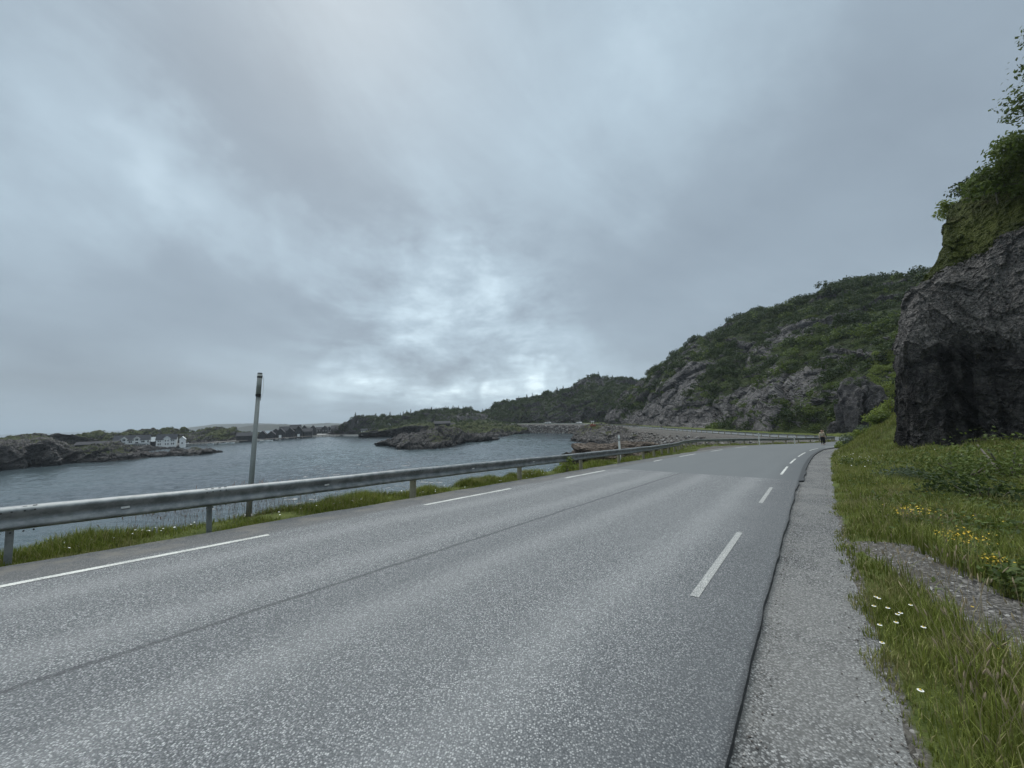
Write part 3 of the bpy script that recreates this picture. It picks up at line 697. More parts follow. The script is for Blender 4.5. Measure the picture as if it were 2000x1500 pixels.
vis = pos[:, 0] / pos[:, 1] < 1.12
pos, ii = pos[vis], ii[vis]
g = np.random.default_rng(3); scl = 1.0 + 3.0 * g.random(len(pos)) ** 2.2; scl *= np.clip(.75 + np.linalg.norm(pos, axis=1) / 400, .8, 1.3); pos[:, 2] -= .25 * scl
order = visible_first(pos); N_IND = 290
sel = order[:N_IND]; rest = order[N_IND:]
def zone(p): return 'at the foot of the rocky hillside' if p[2] < 14 else ('on the lower ledges of the rocky hillside' if p[2] < 26 else ('on the middle of the rocky hillside' if p[2] < 42 else 'high on the rocky hillside'))
inst_bushes('birch_bush', SRCM, pos[sel[::2]], scl[sel[::2]], lambda p: 'dark green birch bush in the scrub ' + zone(p), 'bush', 'dark birch bushes on the hillside')
inst_bushes('birch_bush', SRCM2, pos[sel[1::2]], scl[sel[1::2]], lambda p: 'lighter green birch bush in the scrub ' + zone(p), 'bush', 'lighter birch bushes on the hillside')
rm = rest[g.random(len(rest)) < .74]; rl = np.setdiff1d(rest, rm)
merge_inst('birch_scrub', PROTO, pos[rm], scl[rm], LEAFD, 'dark birch scrub covering the ledges of the big rocky hill')
merge_inst('birch_scrub', PROTO, pos[rl], scl[rl] * .8, LEAFM, 'lighter green scrub between the rocks of the big hill')

# ---------------------------------------------------------------- the near cliff
cb = [(50, 46), (41.5, 38), (34.5, 31.5), (28.2, 26.6), (24.5, 24.3), (23.6, 22.9), (24.4, 21.4), (25.6, 20.4), (26.0, 19.2), (26.8, 17.2), (28.5, 14), (29.5, 9), (29, 3), (28, -4)]
base = [Vector((x, y, float(ground_z(x, y)[0]) - 1.2)) for x, y in cb]
rimz = [12, 16.5, 19.0, 19.2, 18.7, 18.5, 18.8, 19.2, 19.8, 20.4, 21.3, 22, 22, 21]
inw = [(1, .3), (1, .3), (1, .3), (1, .3), (1, .2), (.95, .3), (.8, .5), (.7, .7), (.8, .5), (.95, .3), (1, .1), (1, 0), (1, 0), (1, 0)]
kx = [1.6, 1.7, 1.7, 1.7, 1.7, 1.55, 1.1, 1, 1, 1, 1, 1, 1, 1]
def off(pts, k, z, kz=None): return [Vector((p[0] + n[0] * k * f, p[1] + n[1] * k * f, zz)) for p, n, zz, f in zip(cb, inw, z, kx)]
bz = [p.z for p in base]
base = [p + Vector((-.35, .1, 0)) if 2 <= i < 8 else p for i, p in enumerate(base)]
r1 = off(cb, .0, [b + .30 * (r - b) for b, r in zip(bz, rimz)])
r2 = off(cb, .22, [b + .62 * (r - b) for b, r in zip(bz, rimz)])
r3 = off(cb, .9, [b + .88 * (r - b) for b, r in zip(bz, rimz)])
r4 = off(cb, 2.1, rimz)
r5 = off(cb, 3.2, [r + 1.9 for r in rimz]); r6 = off(cb, 5.0, [r + 4.2 for r in rimz]); r7 = [p + Vector((3.5, 1.0, 2.0)) for p in r6]; r8 = [p + Vector((26, 8, 4.5)) for p in r6]
CG = loft([base, r1, r2, r3, r4, r5, r6, r7, r8], [0, .18, .38, .55, .66, .75, .84, .92, 1], 520, 360)
_c0 = CG.copy(); CG = rockify(CG, .62, 4.6, seed=101, strata=.36, outward=-1, edge_v=.01, soft=.25, mid=.75, rot=False); _k = (1 - .75 * sstep(np.linspace(0, 1, 360), .66, .76))[:, None, None]; CG = _c0 + (CG - _c0) * _k
CG = rockify(CG, .15, 1.25, seed=131, strata=.40, outward=-1, soft=.3, mid=.9, rot=False)
CG = rockify(CG, .06, .45, seed=161, strata=.7, outward=-1, soft=.3, rot=False)
cvm, cn = vegmask(CG, -1, bias=0, flat=.6, scale=.5, seed=7, amt=.35)
vv = np.linspace(0, 1, 360)[:, None]
cvm = np.clip(cvm * .4 + .75 * sstep(vv, .60, .70) + .10 * fbm(CG.reshape(-1, 3) * .6, 4, 4).reshape(360, 520) * sstep(vv, .5, .66), 0, 1.2) - .25 * (1 - sstep(vv, .58, .66))
o = mesh_np('cliff', CG.reshape(-1, 3), grid_faces(520, 360), m_rock('cliff_rock', (.024, .023, .0235), (.078, .073, .070), grass0=(.035, .046, .008), grass1=(.090, .105, .020), scale=1.6, lichen=.25, streak=True), attrs={'veg': cvm.ravel()}, smooth=False)
tag(o, kind='structure')

def rock(name, loc, size, seed, mat_, label, cat='rock', group=None, sub=5, flat=(1, 1, 1), amp=.22, rz=0, fs=1.6, veg=None):
    bm = bmesh.new(); bmesh.ops.create_icosphere(bm, subdivisions=sub, radius=1)
    co = np.array([v.co[:] for v in bm.verts]); tri = np.array([[v.index for v in f.verts] for f in bm.faces]); bm.free()
    n = co.copy(); q = co * fs + seed * 3.1
    d = facets(q, seed, .9, .15, .08) + .35 * facets(q * 2.6, seed + 5, .9, .25, .1) + .12 * facets(q * 7, seed + 8, .9, .2, .1)
    co = np.sign(co) * np.abs(co) ** .75
    co = co * (1 + amp * d)[:, None] * np.array(flat) * np.array(size)
    V = co; a = (n[:, 2] - .6) + (veg if veg is not None else -9)
    o = mesh_np(name, V, tri, mat_, attrs={'veg': a}); o.location = loc; o.rotation_euler = (0, 0, rz); tag(o, label, cat, group); return o
ROCKG = m_rock('outcrop_rock', (.034, .033, .034), (.110, .104, .104), scale=1.0)
o1 = rock('rock_outcrop', (57.5, 62.0, 6.5), (2.5, 3.4, 6.6), 3, ROCKG, 'tall dark grey rock outcrop standing behind the walkers beside the grassy slope', 'rock outcrop', amp=.28, rz=.3, fs=1.2, veg=.1)
o2 = rock('rock_outcrop', (52.5, 61.8, 4.5), (1.7, 2.4, 3.6), 8, ROCKG, 'small low grey rock just right of the two walkers', 'rock outcrop', amp=.3, rz=.8, fs=1.2)


# ---------------------------------------------------------------- rocky point beneath the far road, islands, back hills
SHORE = m_rock('shore_rock', (.040, .037, .036), (.155, .142, .134), scale=.6, lichen=.15, wet=True, grass0=(.035, .042, .012), grass1=(.085, .088, .030))
DARKSH = m_rock('island_rock', (.034, .032, .032), (.150, .138, .132), scale=.8, lichen=.3, wet=True, grass0=(.028, .038, .010), grass1=(.070, .080, .024))
WOODED = m_rock('wooded_hill_rock', (.040, .040, .042), (.125, .120, .120), scale=.25, grass0=(.014, .024, .008), grass1=(.038, .052, .018))
def island(name, front, mids, ridge, back, nu, nv, amp, size, seed, mat_, vegb=0., flat=1.0, vscale=.08, outward=-1, edge_u=.04, kind='structure', vpos=None):
    rows = [front] + mids + [ridge] + back; k = len(rows)
    vpos = vpos or list(np.linspace(0, 1, k)); G = loft(rows, vpos, nu, nv); outward = float(np.sign(grid_normals(G)[nv // 4: nv // 2, :, 2].mean())); G = rockify(G, amp, size, seed, outward=outward, edge_u=edge_u, edge_v=.08)
    v, n = vegmask(G, outward, bias=vegb, flat=flat, scale=vscale, seed=seed + 2, amt=.8)
    v = v - .8 * (1 - sstep(G[..., 2], 1.2, 3.0)); v = np.clip(v, 0, 1.2)
    o = mesh_np(name, G.reshape(-1, 3), grid_faces(nu, nv), mat_, attrs={'veg': v.ravel()}); tag(o, kind=kind); return G, v, n
def pw(u, v, dz=-.6):
    p = Pz(u, v, 0); p.z = dz; return p
def back_row(row, dy, z, shrink=0.): return [Vector((p.x, p.y + dy, z)) for p in row]

# rubble point (below the far road, ends in bare rock)
pf = [pw(1300, 892), pw(1250, 880), pw(1215, 873), pw(1180, 870), pw(1140, 866), pw(1114, 863), pw(1118, 857), pw(1150, 852), pw(1185, 848)]
pr_ = [P(1400, 846, 120), P(1330, 843, 140), P(1270, 839, 155), P(1220, 834, 168), P(1182, 830.5, 180), P(1160, 829, 185), P(1150, 829.5, 192), P(1165, 829, 205), P(1190, 828, 212)]
for p in pr_: p.z = min(p.z, 5.3)
mids = [[a.lerp(b, .33) + Vector((0, 0, 1.3)) for a, b in zip(pf, pr_)], [a.lerp(b, .68) + Vector((0, 0, 1.5)) for a, b in zip(pf, pr_)]]
PG, PV, PN = island('rocky_point', pf, mids, pr_, [[p + Vector((12, 8, -.2)) for p in pr_]], 260, 110, 1.2, 5.0, 151, SHORE, vegb=-.32, vscale=.12)
# riprap boulders over the embankment: one heap of stones nobody could count
def stone_proto(seed):
    bm = bmesh.new(); bmesh.ops.create_icosphere(bm, subdivisions=1, radius=.5); co = np.array([v.co[:] for v in bm.verts]); tri = np.array([[v.index for v in f.verts] for f in bm.faces]); bm.free()
    g = np.random.default_rng(seed); co = co * (1 + .35 * g.normal(size=(len(co), 1)) * .7) * np.array([1.2, .9, .7]); return co, tri
STONES = [stone_proto(i) for i in range(6)]
def m_stones():
    m, N, b = mat('riprap_stone'); ge = N.new('ShaderNodeNewGeometry'); p = ge.outputs['Position']; r = ge.outputs['Random Per Island']
    c = N.ramp(r, [(0, (.055, .050, .047)), (.45, (.12, .11, .105)), (.8, (.20, .19, .18)), (1, (.34, .33, .32))]); c = N.mix(N.mapr(N.noise(p, .12, 4, .6), .45, .6, 0, .6), c, (.12, .098, .080))
    N.set(b.inputs['Base Color'], c); b.inputs['Roughness'].default_value = .9; N.set(b.inputs['Normal'], N.bump(N.noise(p, 6, 5, .7), .5, .06)); return m
MST = m_stones()
sp_, sn_, i_, j_ = sample_surface(PG, np.ones(PG.shape[:2]), PN, 5200, 0, 9, vmax=.78)
g = np.random.default_rng(8); sel = (fbm(sp_ * .06, 3, 6) > -.35) & (sp_[:, 2] > .3) & (sp_[:, 0] / sp_[:, 1] > .215 + .05 * fbm(sp_ * .2, 2, 9)); sp_ = sp_[sel]
merge_inst('riprap', STONES, sp_, .25 + .75 * g.random(len(sp_)) ** 2.6, MST, 'grey rubble stones covering the embankment below the far road')
# same rubble on the seaward bank of the near bend, and the causeway wall
g = np.random.default_rng(18); nS = 2600; ss = s_y(52) + (s_y(215) - s_y(52)) * g.random(nS); ww = -(shelf(ss) + 1.2 + 5.2 * g.random(nS)); x, y = road_xy(ss, ww); z = ground_z(x, y)
merge_inst('riprap', STONES, np.stack([x, y, z], 1), .3 + .8 * g.random(nS) ** 2, MST, 'rubble stones on the bank between far road and inlet')
g = np.random.default_rng(19); nS = 2200; ss = s_y(222) + (s_y(283) - s_y(222)) * g.random(nS); ww = -(shelf(ss) + .5 + 3.0 * g.random(nS)); x, y = road_xy(ss, ww); z = ground_z(x, y)
merge_inst('riprap', STONES, np.stack([x, y, z], 1), .5 + .9 * g.random(nS) ** 2, MST, 'large stones of the causeway bank across the inlet')

# big brown shore rocks just beyond the rail
zz = lambda x, y: float(ground_z(x, y)[0])
SHR = m_rock('brown_shore_rock', (.045, .036, .030), (.17, .135, .11), scale=2.0, lichen=.5)
for k, (u, v, D, sz, sd, lab) in enumerate([(1185, 905, 27.0, (2.6, 1.9, 1.25), 5, 'dark rounded shore rock seen under the guardrail, the leftmost beside the water'),
                                 (1228, 901, 28.5, (1.9, 1.7, 1.3), 6, 'brown shore rock right of the dark one behind the white delineator'),
                                 (1252, 893, 33, (1.7, 1.9, 1.2), 7, 'small brown shore rock highest on the bank behind the guardrail')]):
    p = P(u, v, D); rock('shore_rock', p, sz, sd, SHR, lab, sub=5, amp=.3, rz=k)
# bank under those rocks
bk_f = [Vector((p.x, p.y, -1)) for p in (P(1120, 930, 30), P(1160, 935, 31), P(1200, 930, 36), P(1240, 930, 42), P(1280, 930, 52))]
# small island in the bay
sf = [pw(730, 867), pw(765, 872.5), pw(772, 876), pw(795, 879), pw(850, 877), pw(882, 873), pw(905, 866), pw(935, 863), pw(968, 859)]
sr = [P(736, 865.5, 176), P(765, 859, 170), P(785, 851, 168), P(808, 845, 166), P(850, 837.5, 170), P(876, 836, 172), P(905, 843, 176), P(935, 852, 182), P(966, 858, 186)]
sm = [[a.lerp(b, .25) + Vector((0, 0, .25 * max(0, b.z) + .3)) for a, b in zip(sf, sr)], [a.lerp(b, .6) + Vector((0, 0, .25 * max(0, b.z) + .2)) for a, b in zip(sf, sr)]]
G1, V1, N1 = island('rocky_islet', sf, sm, sr, [[p + Vector((2, 14, -.5 * max(p.z, 0))) for p in sr], [Vector((p.x + 2, p.y + 34, -1)) for p in sr]], 340, 150, 1.3, 5.5, 201, DARKSH, vegb=-.42, vscale=.1)
# headland with the cabin behind the islet
hf = [pw(700, 853.5), pw(760, 853), pw(820, 853), pw(880, 854), pw(940, 855), pw(985, 853), pw(1010, 848), pw(1060, 845), pw(1100, 844)]
hr_ = [P(700, 846, 270), P(760, 840, 262), P(800, 832, 255), P(850, 830, 250), P(900, 829, 250), P(940, 828, 255), P(985, 830, 262), P(1020, 833, 268), P(1060, 836, 276)]
hm = [[a.lerp(b, .3) + Vector((0, 0, .35 * max(b.z, 0))) for a, b in zip(hf, hr_)]]
G2, V2, N2 = island('headland', hf, hm, hr_, [[p + Vector((0, 30, 1)) for p in hr_], [Vector((p.x, p.y + 60, -1)) for p in hr_]], 260, 90, 1.3, 6, 231, DARKSH, vegb=.12)
# wooded hill behind it
wf = [pw(625, 850.5), pw(668, 851), pw(720, 851.5), pw(780, 852), pw(850, 849), pw(900, 848), pw(950, 847), pw(1000, 846)]
wr = [P(655, 845, 330), P(672, 827, 325), P(700, 813, 320), P(745, 818, 318), P(800, 811, 318), P(860, 801, 322), P(905, 799, 326), P(945, 809, 330)]
wm = [[a.lerp(b, .35) + Vector((0, 0, .12 * b.z)) for a, b in zip(wf, wr)], [a.lerp(b, .7) + Vector((0, 0, .12 * b.z)) for a, b in zip(wf, wr)]]
G3, V3, N3 = island('wooded_hill', wf, wm, wr, [[p + Vector((0, 30, -4)) for p in wr], [Vector((p.x, p.y + 90, -1)) for p in wr]], 300, 110, 2.4, 12, 251, WOODED, vegb=.1, vscale=.04)
# second hill, behind the causeway
tf = [Vector((p[0], p[1], 2.5)) for p in ((-42, 305), (-22, 300), (-5, 288), (16, 276), (40, 262), (56, 250), (75, 246), (100, 246))]
tr = [P(925, 812, 335), P(955, 797, 335), P(1000, 784, 330), P(1055, 774, 328), P(1105, 763, 325), P(1150, 738, 325), P(1190, 743, 325), P(1262, 747, 325)]
tm = [[a.lerp(b, .15) + Vector((0, 0, .26 * (b.z - a.z))) for a, b in zip(tf, tr)], [a.lerp(b, .45) + Vector((0, 0, .22 * (b.z - a.z))) for a, b in zip(tf, tr)], [a.lerp(b, .75) + Vector((0, 0, .1 * (b.z - a.z))) for a, b in zip(tf, tr)]]
G4, V4, N4 = island('wooded_hill', tf, tm, tr, [[p + Vector((10, 30, -4)) for p in tr], [Vector((p.x + 30, p.y + 90, -1)) for p in tr]], 320, 150, 3.2, 14, 281, WOODED, vegb=.12, vscale=.035, edge_u=.02)
# big island on the left
lf = [pw(-260, 935), pw(-120, 927), pw(0, 919), pw(48, 915), pw(58, 912), pw(115, 909), pw(122, 906), pw(185, 903), pw(259, 898), pw(300, 893), pw(330, 892), pw(385, 889), pw(436, 882.5)]
l1 = [P(-260, 884, 98), P(-120, 878, 105), P(0, 872, 117), P(40, 871, 124), P(62, 868, 126), P(100, 866, 130), P(122, 874, 136), P(150, 880, 139), P(195, 874, 143), P(240, 874, 148), P(300, 889, 156), P(385, 877, 163), P(435, 881.3, 171)]
l2 = [P(-260, 876, 112), P(-120, 868, 120), P(0, 864.5, 134), P(50, 863, 140), P(75, 860, 144), P(105, 861, 147), P(125, 868, 152), P(155, 876, 158), P(195, 871, 160), P(235, 867, 160), P(300, 888, 165), P(385, 877, 169), P(435, 881.2, 173)]
l3 = [P(-260, 868, 140), P(-120, 861, 150), P(0, 859.5, 165), P(55, 852, 172), P(80, 848, 176), P(112, 848, 180), P(135, 857, 186), P(150, 870, 188), P(190, 873, 180), P(235, 872, 176), P(300, 889, 172), P(385, 880, 172), P(435, 882, 174)]
l4 = [Vector((p.x, p.y + 35, .6)) for p in l3[:9]] + [Vector((p.x, p.y + 8, -1)) for p in l3[9:]]
l5 = [Vector((p.x, p.y + 60, -1.2)) for p in l3[:9]] + [Vector((p.x, p.y + 12, -1.4)) for p in l3[9:]]
G5, V5, N5 = island('rocky_island', lf, [l1, l2], l3, [l4, l5], 460, 190, 1.25, 6.0, 301, DARKSH, vegb=-.24, vscale=.09, vpos=[0, .25, .42, .66, .85, 1], edge_u=.01)
# ridge behind the white houses
bf = [Vector((P(u, 860, D).x, D, -1)) for u, D in ((120, 214), (170, 222), (215, 236), (260, 246), (310, 250), (350, 252), (400, 258), (450, 266), (500, 285), (560, 300))]
br = [P(135, 858, 236), P(175, 848, 240), P(222, 843, 250), P(262, 841, 260), P(292, 838.5, 262), P(330, 838, 266), P(352, 845, 268), P(400, 838.5, 276), P(438, 840, 284), P(480, 846, 300)]
br2 = [P(150, 860, 250), P(190, 853, 262)] + [p + Vector((0, 20, -2)) for p in br[2:]]
bm_ = [[a.lerp(b, .4) + Vector((0, 0, .3 * b.z + 1.0)) for a, b in zip(bf, br)]]
G6, V6, N6 = island('rocky_ridge', bf, bm_, br, [br2, [Vector((p.x, p.y + 60, -1)) for p in br]], 320, 90, 2.0, 8.0, 331, DARKSH, vegb=.12, vscale=.06)
# low skerries and far islands fading in the air
FAR = simple('far_island_ground', (.045, .052, .045), .9, var=.4, scale=.01)
def far_island(pts, D, seed, depth=120):
    n = 90; us = np.linspace(pts[0][0], pts[-1][0], n); vs = np.interp(us, [p[0] for p in pts], [p[1] for p in pts])
    rowr = []; 
    for k, (u, v) in enumerate(zip(us, vs)):
        p = P(u, v, D); p.z = max(p.z + 1.2 * float(fbm(np.array([[u * .12, seed, 0.]]), 4, seed)[0]), .1) if 0 < k < n - 1 else -.5; rowr.append(p)
    A = np.array([tuple(p) for p in rowr]); rows_ = [A * [1, 1, 0] + [0, -depth * .5, -1], A * [1, 1, .75] + [0, -depth * .2, 0], A, A * [1, 1, .6] + [0, depth * .3, 0], A * [1, 1, 0] + [0, depth * .6, -1]]
    G = np.stack(rows_); o = mesh_np('distant_island', G.reshape(-1, 3), grid_faces(n, 5), FAR, smooth=True); tag(o, kind='structure')
far_island([(440, 841), (458, 837), (500, 829), (560, 828.5), (590, 831), (602, 835)], 900, 3)
far_island([(300, 846), (345, 838), (420, 828.5), (505, 826.5), (560, 828.5), (600, 832)], 1900, 4, 300)
far_island([(560, 832), (600, 828), (640, 826), (680, 828), (720, 830)], 1700, 5, 300)
far_island([(625, 834), (660, 829), (690, 827.5), (720, 830)], 900, 6)
far_island([(-200, 863), (-80, 857), (-10, 855.5), (25, 856.5), (60, 858)], 800, 7)
far_island([(20, 857), (45, 855), (85, 856.3)], 1100, 8)
# shore of the harbour: low ground under the village
def low_ground(name, front, back, z, seed, m):
    n = len(front); rows_ = [[Vector((p.x, p.y, -1)) for p in front], [Vector((p.x, p.y + .8, z)) for p in front], [Vector((p.x, p.y, z + .3)) for p in back], [Vector((p.x, p.y + 5, -1)) for p in back]]
    G = loft(rows_, [0, .1, .9, 1], 120, 20, linear=True); G[..., 2] += .15 * fbm(G.reshape(-1, 3) * .2, 3, seed).reshape(20, 120); o = mesh_np(name, G.reshape(-1, 3), grid_faces(120, 20), m); tag(o, kind='structure')
low_ground('harbour_ground', [pw(430, 867), pw(470, 863.5), pw(540, 858.5), pw(600, 854), pw(650, 852), pw(700, 852)], [P(430, 855, 330), P(470, 850, 350), P(540, 845, 380), P(600, 842, 400), P(650, 842, 400), P(700, 842, 380)], 1.1, 4, CONC)
low_ground('harbour_ground', [pw(205, 881), pw(262, 880.5), pw(300, 877), pw(350, 871), pw(385, 868), pw(430, 866)], [P(205, 862, 240), P(262, 862, 250), P(300, 862, 256), P(350, 860, 262), P(385, 858, 266), P(430, 856, 275)], 1.0, 5, CONC)

q_o1 = None
# trees on the back hills --------------------------------------------------------
SPM = proto_data(SPR, LEAFC, 'spruce_tree'); BKM = proto_data(PROTO, LEAFD, 'birch_tree')
for (G, V, Nn, n, seed, lab_s, lab_b, grp) in ((G3, V3, N3, 620, 31, 'spruce on the low wooded hill beyond the bay', 'dark scrub mass on the low wooded hill beyond the bay', 'spruces on the low wooded hill'),
                                         (G4, V4, N4, 1150, 32, 'spruce on the peaked wooded hill behind the causeway', 'dark birch scrub on the peaked hill behind the causeway', 'spruces on the peaked wooded hill')):
    p, _, i, j = sample_surface(G, V, Nn, n, .38, seed, vmax=.80); g = np.random.default_rng(seed); s = 1.8 + 2.2 * g.random(n) ** 1.5; p[:, 2] -= .2 * s
    merge_inst('birch_scrub', PROTO, p, s, LEAFD, lab_b)
    p, _, i, j = sample_surface(G, V, Nn, 46, .3, seed + 5, vmax=.78, bias=np.exp(-((np.linspace(0, 1, G.shape[0])[:, None] - .62) / .12) ** 2) * np.ones(G.shape[:2]))
    s = 3 + 2.6 * g.random(len(p)); inst_bushes('spruce_tree', SPM, p - np.array([0, 0, .3]), s, lab_s, 'tree', grp)
p, _, i, j = sample_surface(G2, V2, N2, 170, .45, 41, vmax=.75); g = np.random.default_rng(5)
merge_inst('juniper_scrub', PROTO, p, 1.0 + 1.2 * g.random(len(p)), LEAFD, 'low green scrub over the headland around the dark cabin')
p, _, i, j = sample_surface(G6, V6, N6, 120, .55, 42, vmax=.75); merge_inst('juniper_scrub', PROTO, p, .7 + .9 * g.random(len(p)), LEAFD, 'low scrub on the ridge behind the white houses')
p, _, i, j = sample_surface(G5, V5, N5, 110, .6, 43, vmax=.75); merge_inst('juniper_scrub', PROTO, p, .4 + .5 * g.random(len(p)), LEAFD, 'low juniper scrub on the grassy top of the left island')

def on_surface(G, u, v):
    d = np.array(ray(u, v).normalized()); A = G.reshape(-1, 3) - np.array([0, 0, CAMZ]); t = A @ d; dist = np.linalg.norm(A - t[:, None] * d, axis=1) / np.maximum(t, .1)
    c = np.where((t > 0) & (dist < .012))[0]; k = c[t[c].argmin()] if len(c) else (dist + 9 * (t < 0)).argmin(); return Vector(G.reshape(-1, 3)[k])
# foliage masses at the hillside foot (bright, closer)
def foliage(name, loc, w, h, n, leaf, m, seed, label, cat='bush', group=None, lobes=12, zs=1.0, stems=True, mstem=None):
    e = empty(name, loc); tag(e, label, cat, group); V, Fc = bush_proto(seed, None, w, h, n, leaf, lobes); V = V * np.array([1, 1, zs])
    o = mesh_np('foliage', V, Fc, m, parent=e)
    if stems:
        g = random.Random(seed); mb = MB()
        for k in range(6):
            a = g.random() * 6.28; r = w * .35 * g.random(); mb.tube([(0, 0, -.15), (r * .5 * math.cos(a), r * .5 * math.sin(a), h * .35), (r * math.cos(a), r * math.sin(a), h * .8 * zs)], [w * .018, w * .012, w * .004], 5)
        mb.build('stem', mstem or BARK, e)
    return e
for k, (u, v, D, w, h, m, lab) in enumerate([
    (1668, 858, 36, 2.2, 1.8, LEAFG, 'grey green willow bush at the foot of the bank right of the walkers'),
    (1696, 846, 36.5, 1.7, 1.4, LEAFG, 'smaller grey green willow bush higher on the bank below the grass slope'),
    (1652, 872, 37, 1.3, .8, LEAFB, 'low light green bush at the verge beside the walkers')]):
    p = P(u, v, D); p.z = float(ground_z(p.x, p.y)[0]) - .05
    foliage('willow_bush', p, w, h, 1500, .085, m, 300 + k, lab)
q = on_surface(HG, 1668, 818); o1.location = q + Vector((-1.4, -1.9, .4)); q = on_surface(HG, 1634, 846); o2.location = q + Vector((-.6, -1.0, -.3))
for k, (u, D, w, h, m, lab) in enumerate([
    (1684, 33.5, 1.6, 1.0, LEAFB, 'bright green birch shrub on the bank, nearest to the grey green willow bush'),
    (1716, 33.0, 2.0, 1.5, LEAFB, 'bright green birch shrub on the bank midway between walkers and cliff corner'),
    (1728, 29.5, 1.3, .8, LEAFM, 'darker green shrub low on the bank midway between walkers and cliff corner'),
    (1744, 32.5, 2.2, 2.1, LEAFB, 'tallest bright green birch shrub on the bank, against the cliff edge'),
    (1656, 37.5, 1.3, .8, LEAFM, 'low green shrub on the bank right beside the second walker')]):
    q = P(u, 850, D); q.z = float(ground_z(q.x, q.y)[0]) - .05; foliage('birch_shrub', q, w, h, 1300, .09, m, 350 + k, lab)
# bright shrubs beyond the cliff corner, on the hillside
for k, (u, v, D, w, h, m, lab) in enumerate([
    (1738, 760, 62, 5.0, 4.0, LEAFB, 'bright green rowan shrub highest at the cliff corner, above the grass slope'),
    (1705, 795, 63, 3.6, 2.6, LEAFB, 'bright green shrub on the slope just right of the tall outcrop'),
    (1745, 800, 58, 4.2, 3.0, LEAFB, 'bright green shrub touching the cliff edge, below the highest one'),
    (1742, 840, 50, 2.8, 2.2, LEAFB, 'light green shrub low at the foot of the cliff edge'),
    (1720, 868, 40, 2.2, 1.1, LEAFM, 'dark green low shrub in the verge before the cliff corner')]):
    p = on_surface(HG, u, v); foliage('shrub', p - Vector((0, 0, h * .25)), w, h, 2200, .13, m, 330 + k, lab, lobes=22)

dU = (HG - np.array([0, 0, CAMZ])) @ np.array(_r); dF = (HG - np.array([0, 0, CAMZ])) @ np.array(_f); dV = (HG - np.array([0, 0, CAMZ])) @ np.array(_u)
hu = 1000 + F * dU / np.maximum(dF, .1); hvv = 750 - F * dV / np.maximum(dF, .1)
reg = ((hu > 1690 + (870 - hvv) * .10) & (hu < 1800) & (hvv > 690) & (hvv < 880) & (HG[..., 1] < 95)).astype(float)
if reg.sum() > 10:
    p, _, i, j = sample_surface(HG, hv * 0 + 1, hn, 900, .5, 61, bias=reg); g = np.random.default_rng(6)
    merge_inst('bright_herbs', PROTO, p - np.array([0, 0, .15]), .5 + .8 * g.random(len(p)) ** 2, LEAFB, 'bright green herbs and young birch on the slope between outcrop and cliff')
# ---------------------------------------------------------------- trees on the cliff top
def tree(loc, h, crown, n, leaf, m, seed, label, lean=(0, 0), cat='tree'):
    e = empty('birch_tree', loc); tag(e, label, cat); g = random.Random(seed); mb = MB(); tips = []
    top = Vector((lean[0], lean[1], h)); trunk = [Vector((0, 0, -.6)), Vector((lean[0] * .2, lean[1] * .2, h * .3)), Vector((lean[0] * .6, lean[1] * .6, h * .65)), top]
    mb.tube(trunk, [h * .026, h * .02, h * .012, h * .004], 8); mb.build('trunk', BARK, e)
    lb = MB()
    for k in range(15):
        f = .25 + .72 * k / 15; a = k * 2.4 + g.random(); st = Vector((lean[0] * f, lean[1] * f, h * f)); L = crown * (1.05 - .55 * f) * (.7 + .5 * g.random())
        mid = st + Vector((math.cos(a) * L * .5, math.sin(a) * L * .5, L * .28)); en = st + Vector((math.cos(a) * L, math.sin(a) * L, L * (.25 + .35 * g.random())))
        lb.tube([st, mid, en], [h * .008, h * .005, h * .002], 5); tips += [(mid, .20), (en, .30), (mid.lerp(en, .5), .26)]
        for q in range(3):
            b = a + g.uniform(-1, 1); e2 = mid + Vector((math.cos(b), math.sin(b), g.uniform(-.1, .6))) * L * .5; lb.tube([mid, e2], [h * .004, h * .0015], 4); tips.append((e2, .24))
    lb.build('limb', BARK, e)
    tips.append((top, .25)); V, Fc = leaf_mesh('', m, [t[0] for t in tips], [t[1] * crown for t in tips], n, leaf, flat=.75, seed=seed); mesh_np('crown', V, Fc, m, parent=e); return e
def on_cliff(u, v):
    """nearest point of the cliff surface along the ray through a photo pixel"""
    d = ray(u, v).normalized(); A = CG.reshape(-1, 3) - np.array([0, 0, CAMZ]); t = A @ np.array(d); dist = np.linalg.norm(A - t[:, None] * np.array(d), axis=1)
    dist = dist + np.where(t < 0, 99, 0) + t * .002; k = dist.argmin(); return Vector(CG.reshape(-1, 3)[k]), dist[k]
for (u, v, h, cr, n, lf_, m, sd, lab, ln) in [
    (2085, 400, 3.3, 2.6, 9000, .10, LEAFM, 1, 'birch leaning out over the right edge of the cliff top', (-1.1, 0)),
    (2215, 330, 7.4, 3.0, 9000, .10, LEAFM, 2, 'tallest tree on the cliff, its crown reaching in from the right edge of the picture', (-1.0, 0)),
    (1950, 392, 1.5, 1.5, 2600, .09, LEAFD, 3, 'small dark birch on the skyline left of the leaning birch', (-.3, 0)),
    (1880, 430, 1.1, 1.2, 1600, .09, LEAFB, 4, 'small yellow green birch at the left end of the cliff-top skyline', (-.2, 0))]:
    q, dd = on_cliff(u, v); tree(q, h, cr, n, lf_, m, sd, lab, ln)
# scrub on the cliff-top slope
p, _, i, j = sample_surface(CG, np.where(vv > .70, 1, 0) * np.ones(CG.shape[:2]), cn, 520, .5, 12)
g = np.random.default_rng(4); keep = fbm(p * .25, 3, 8) > -.05; p = p[keep]
merge_inst('heath_scrub', PROTO, p - np.array([0, 0, .15]), .45 + .7 * g.random(len(p)) ** 2, LEAFM, 'low heath and birch scrub on the slope above the cliff rim')

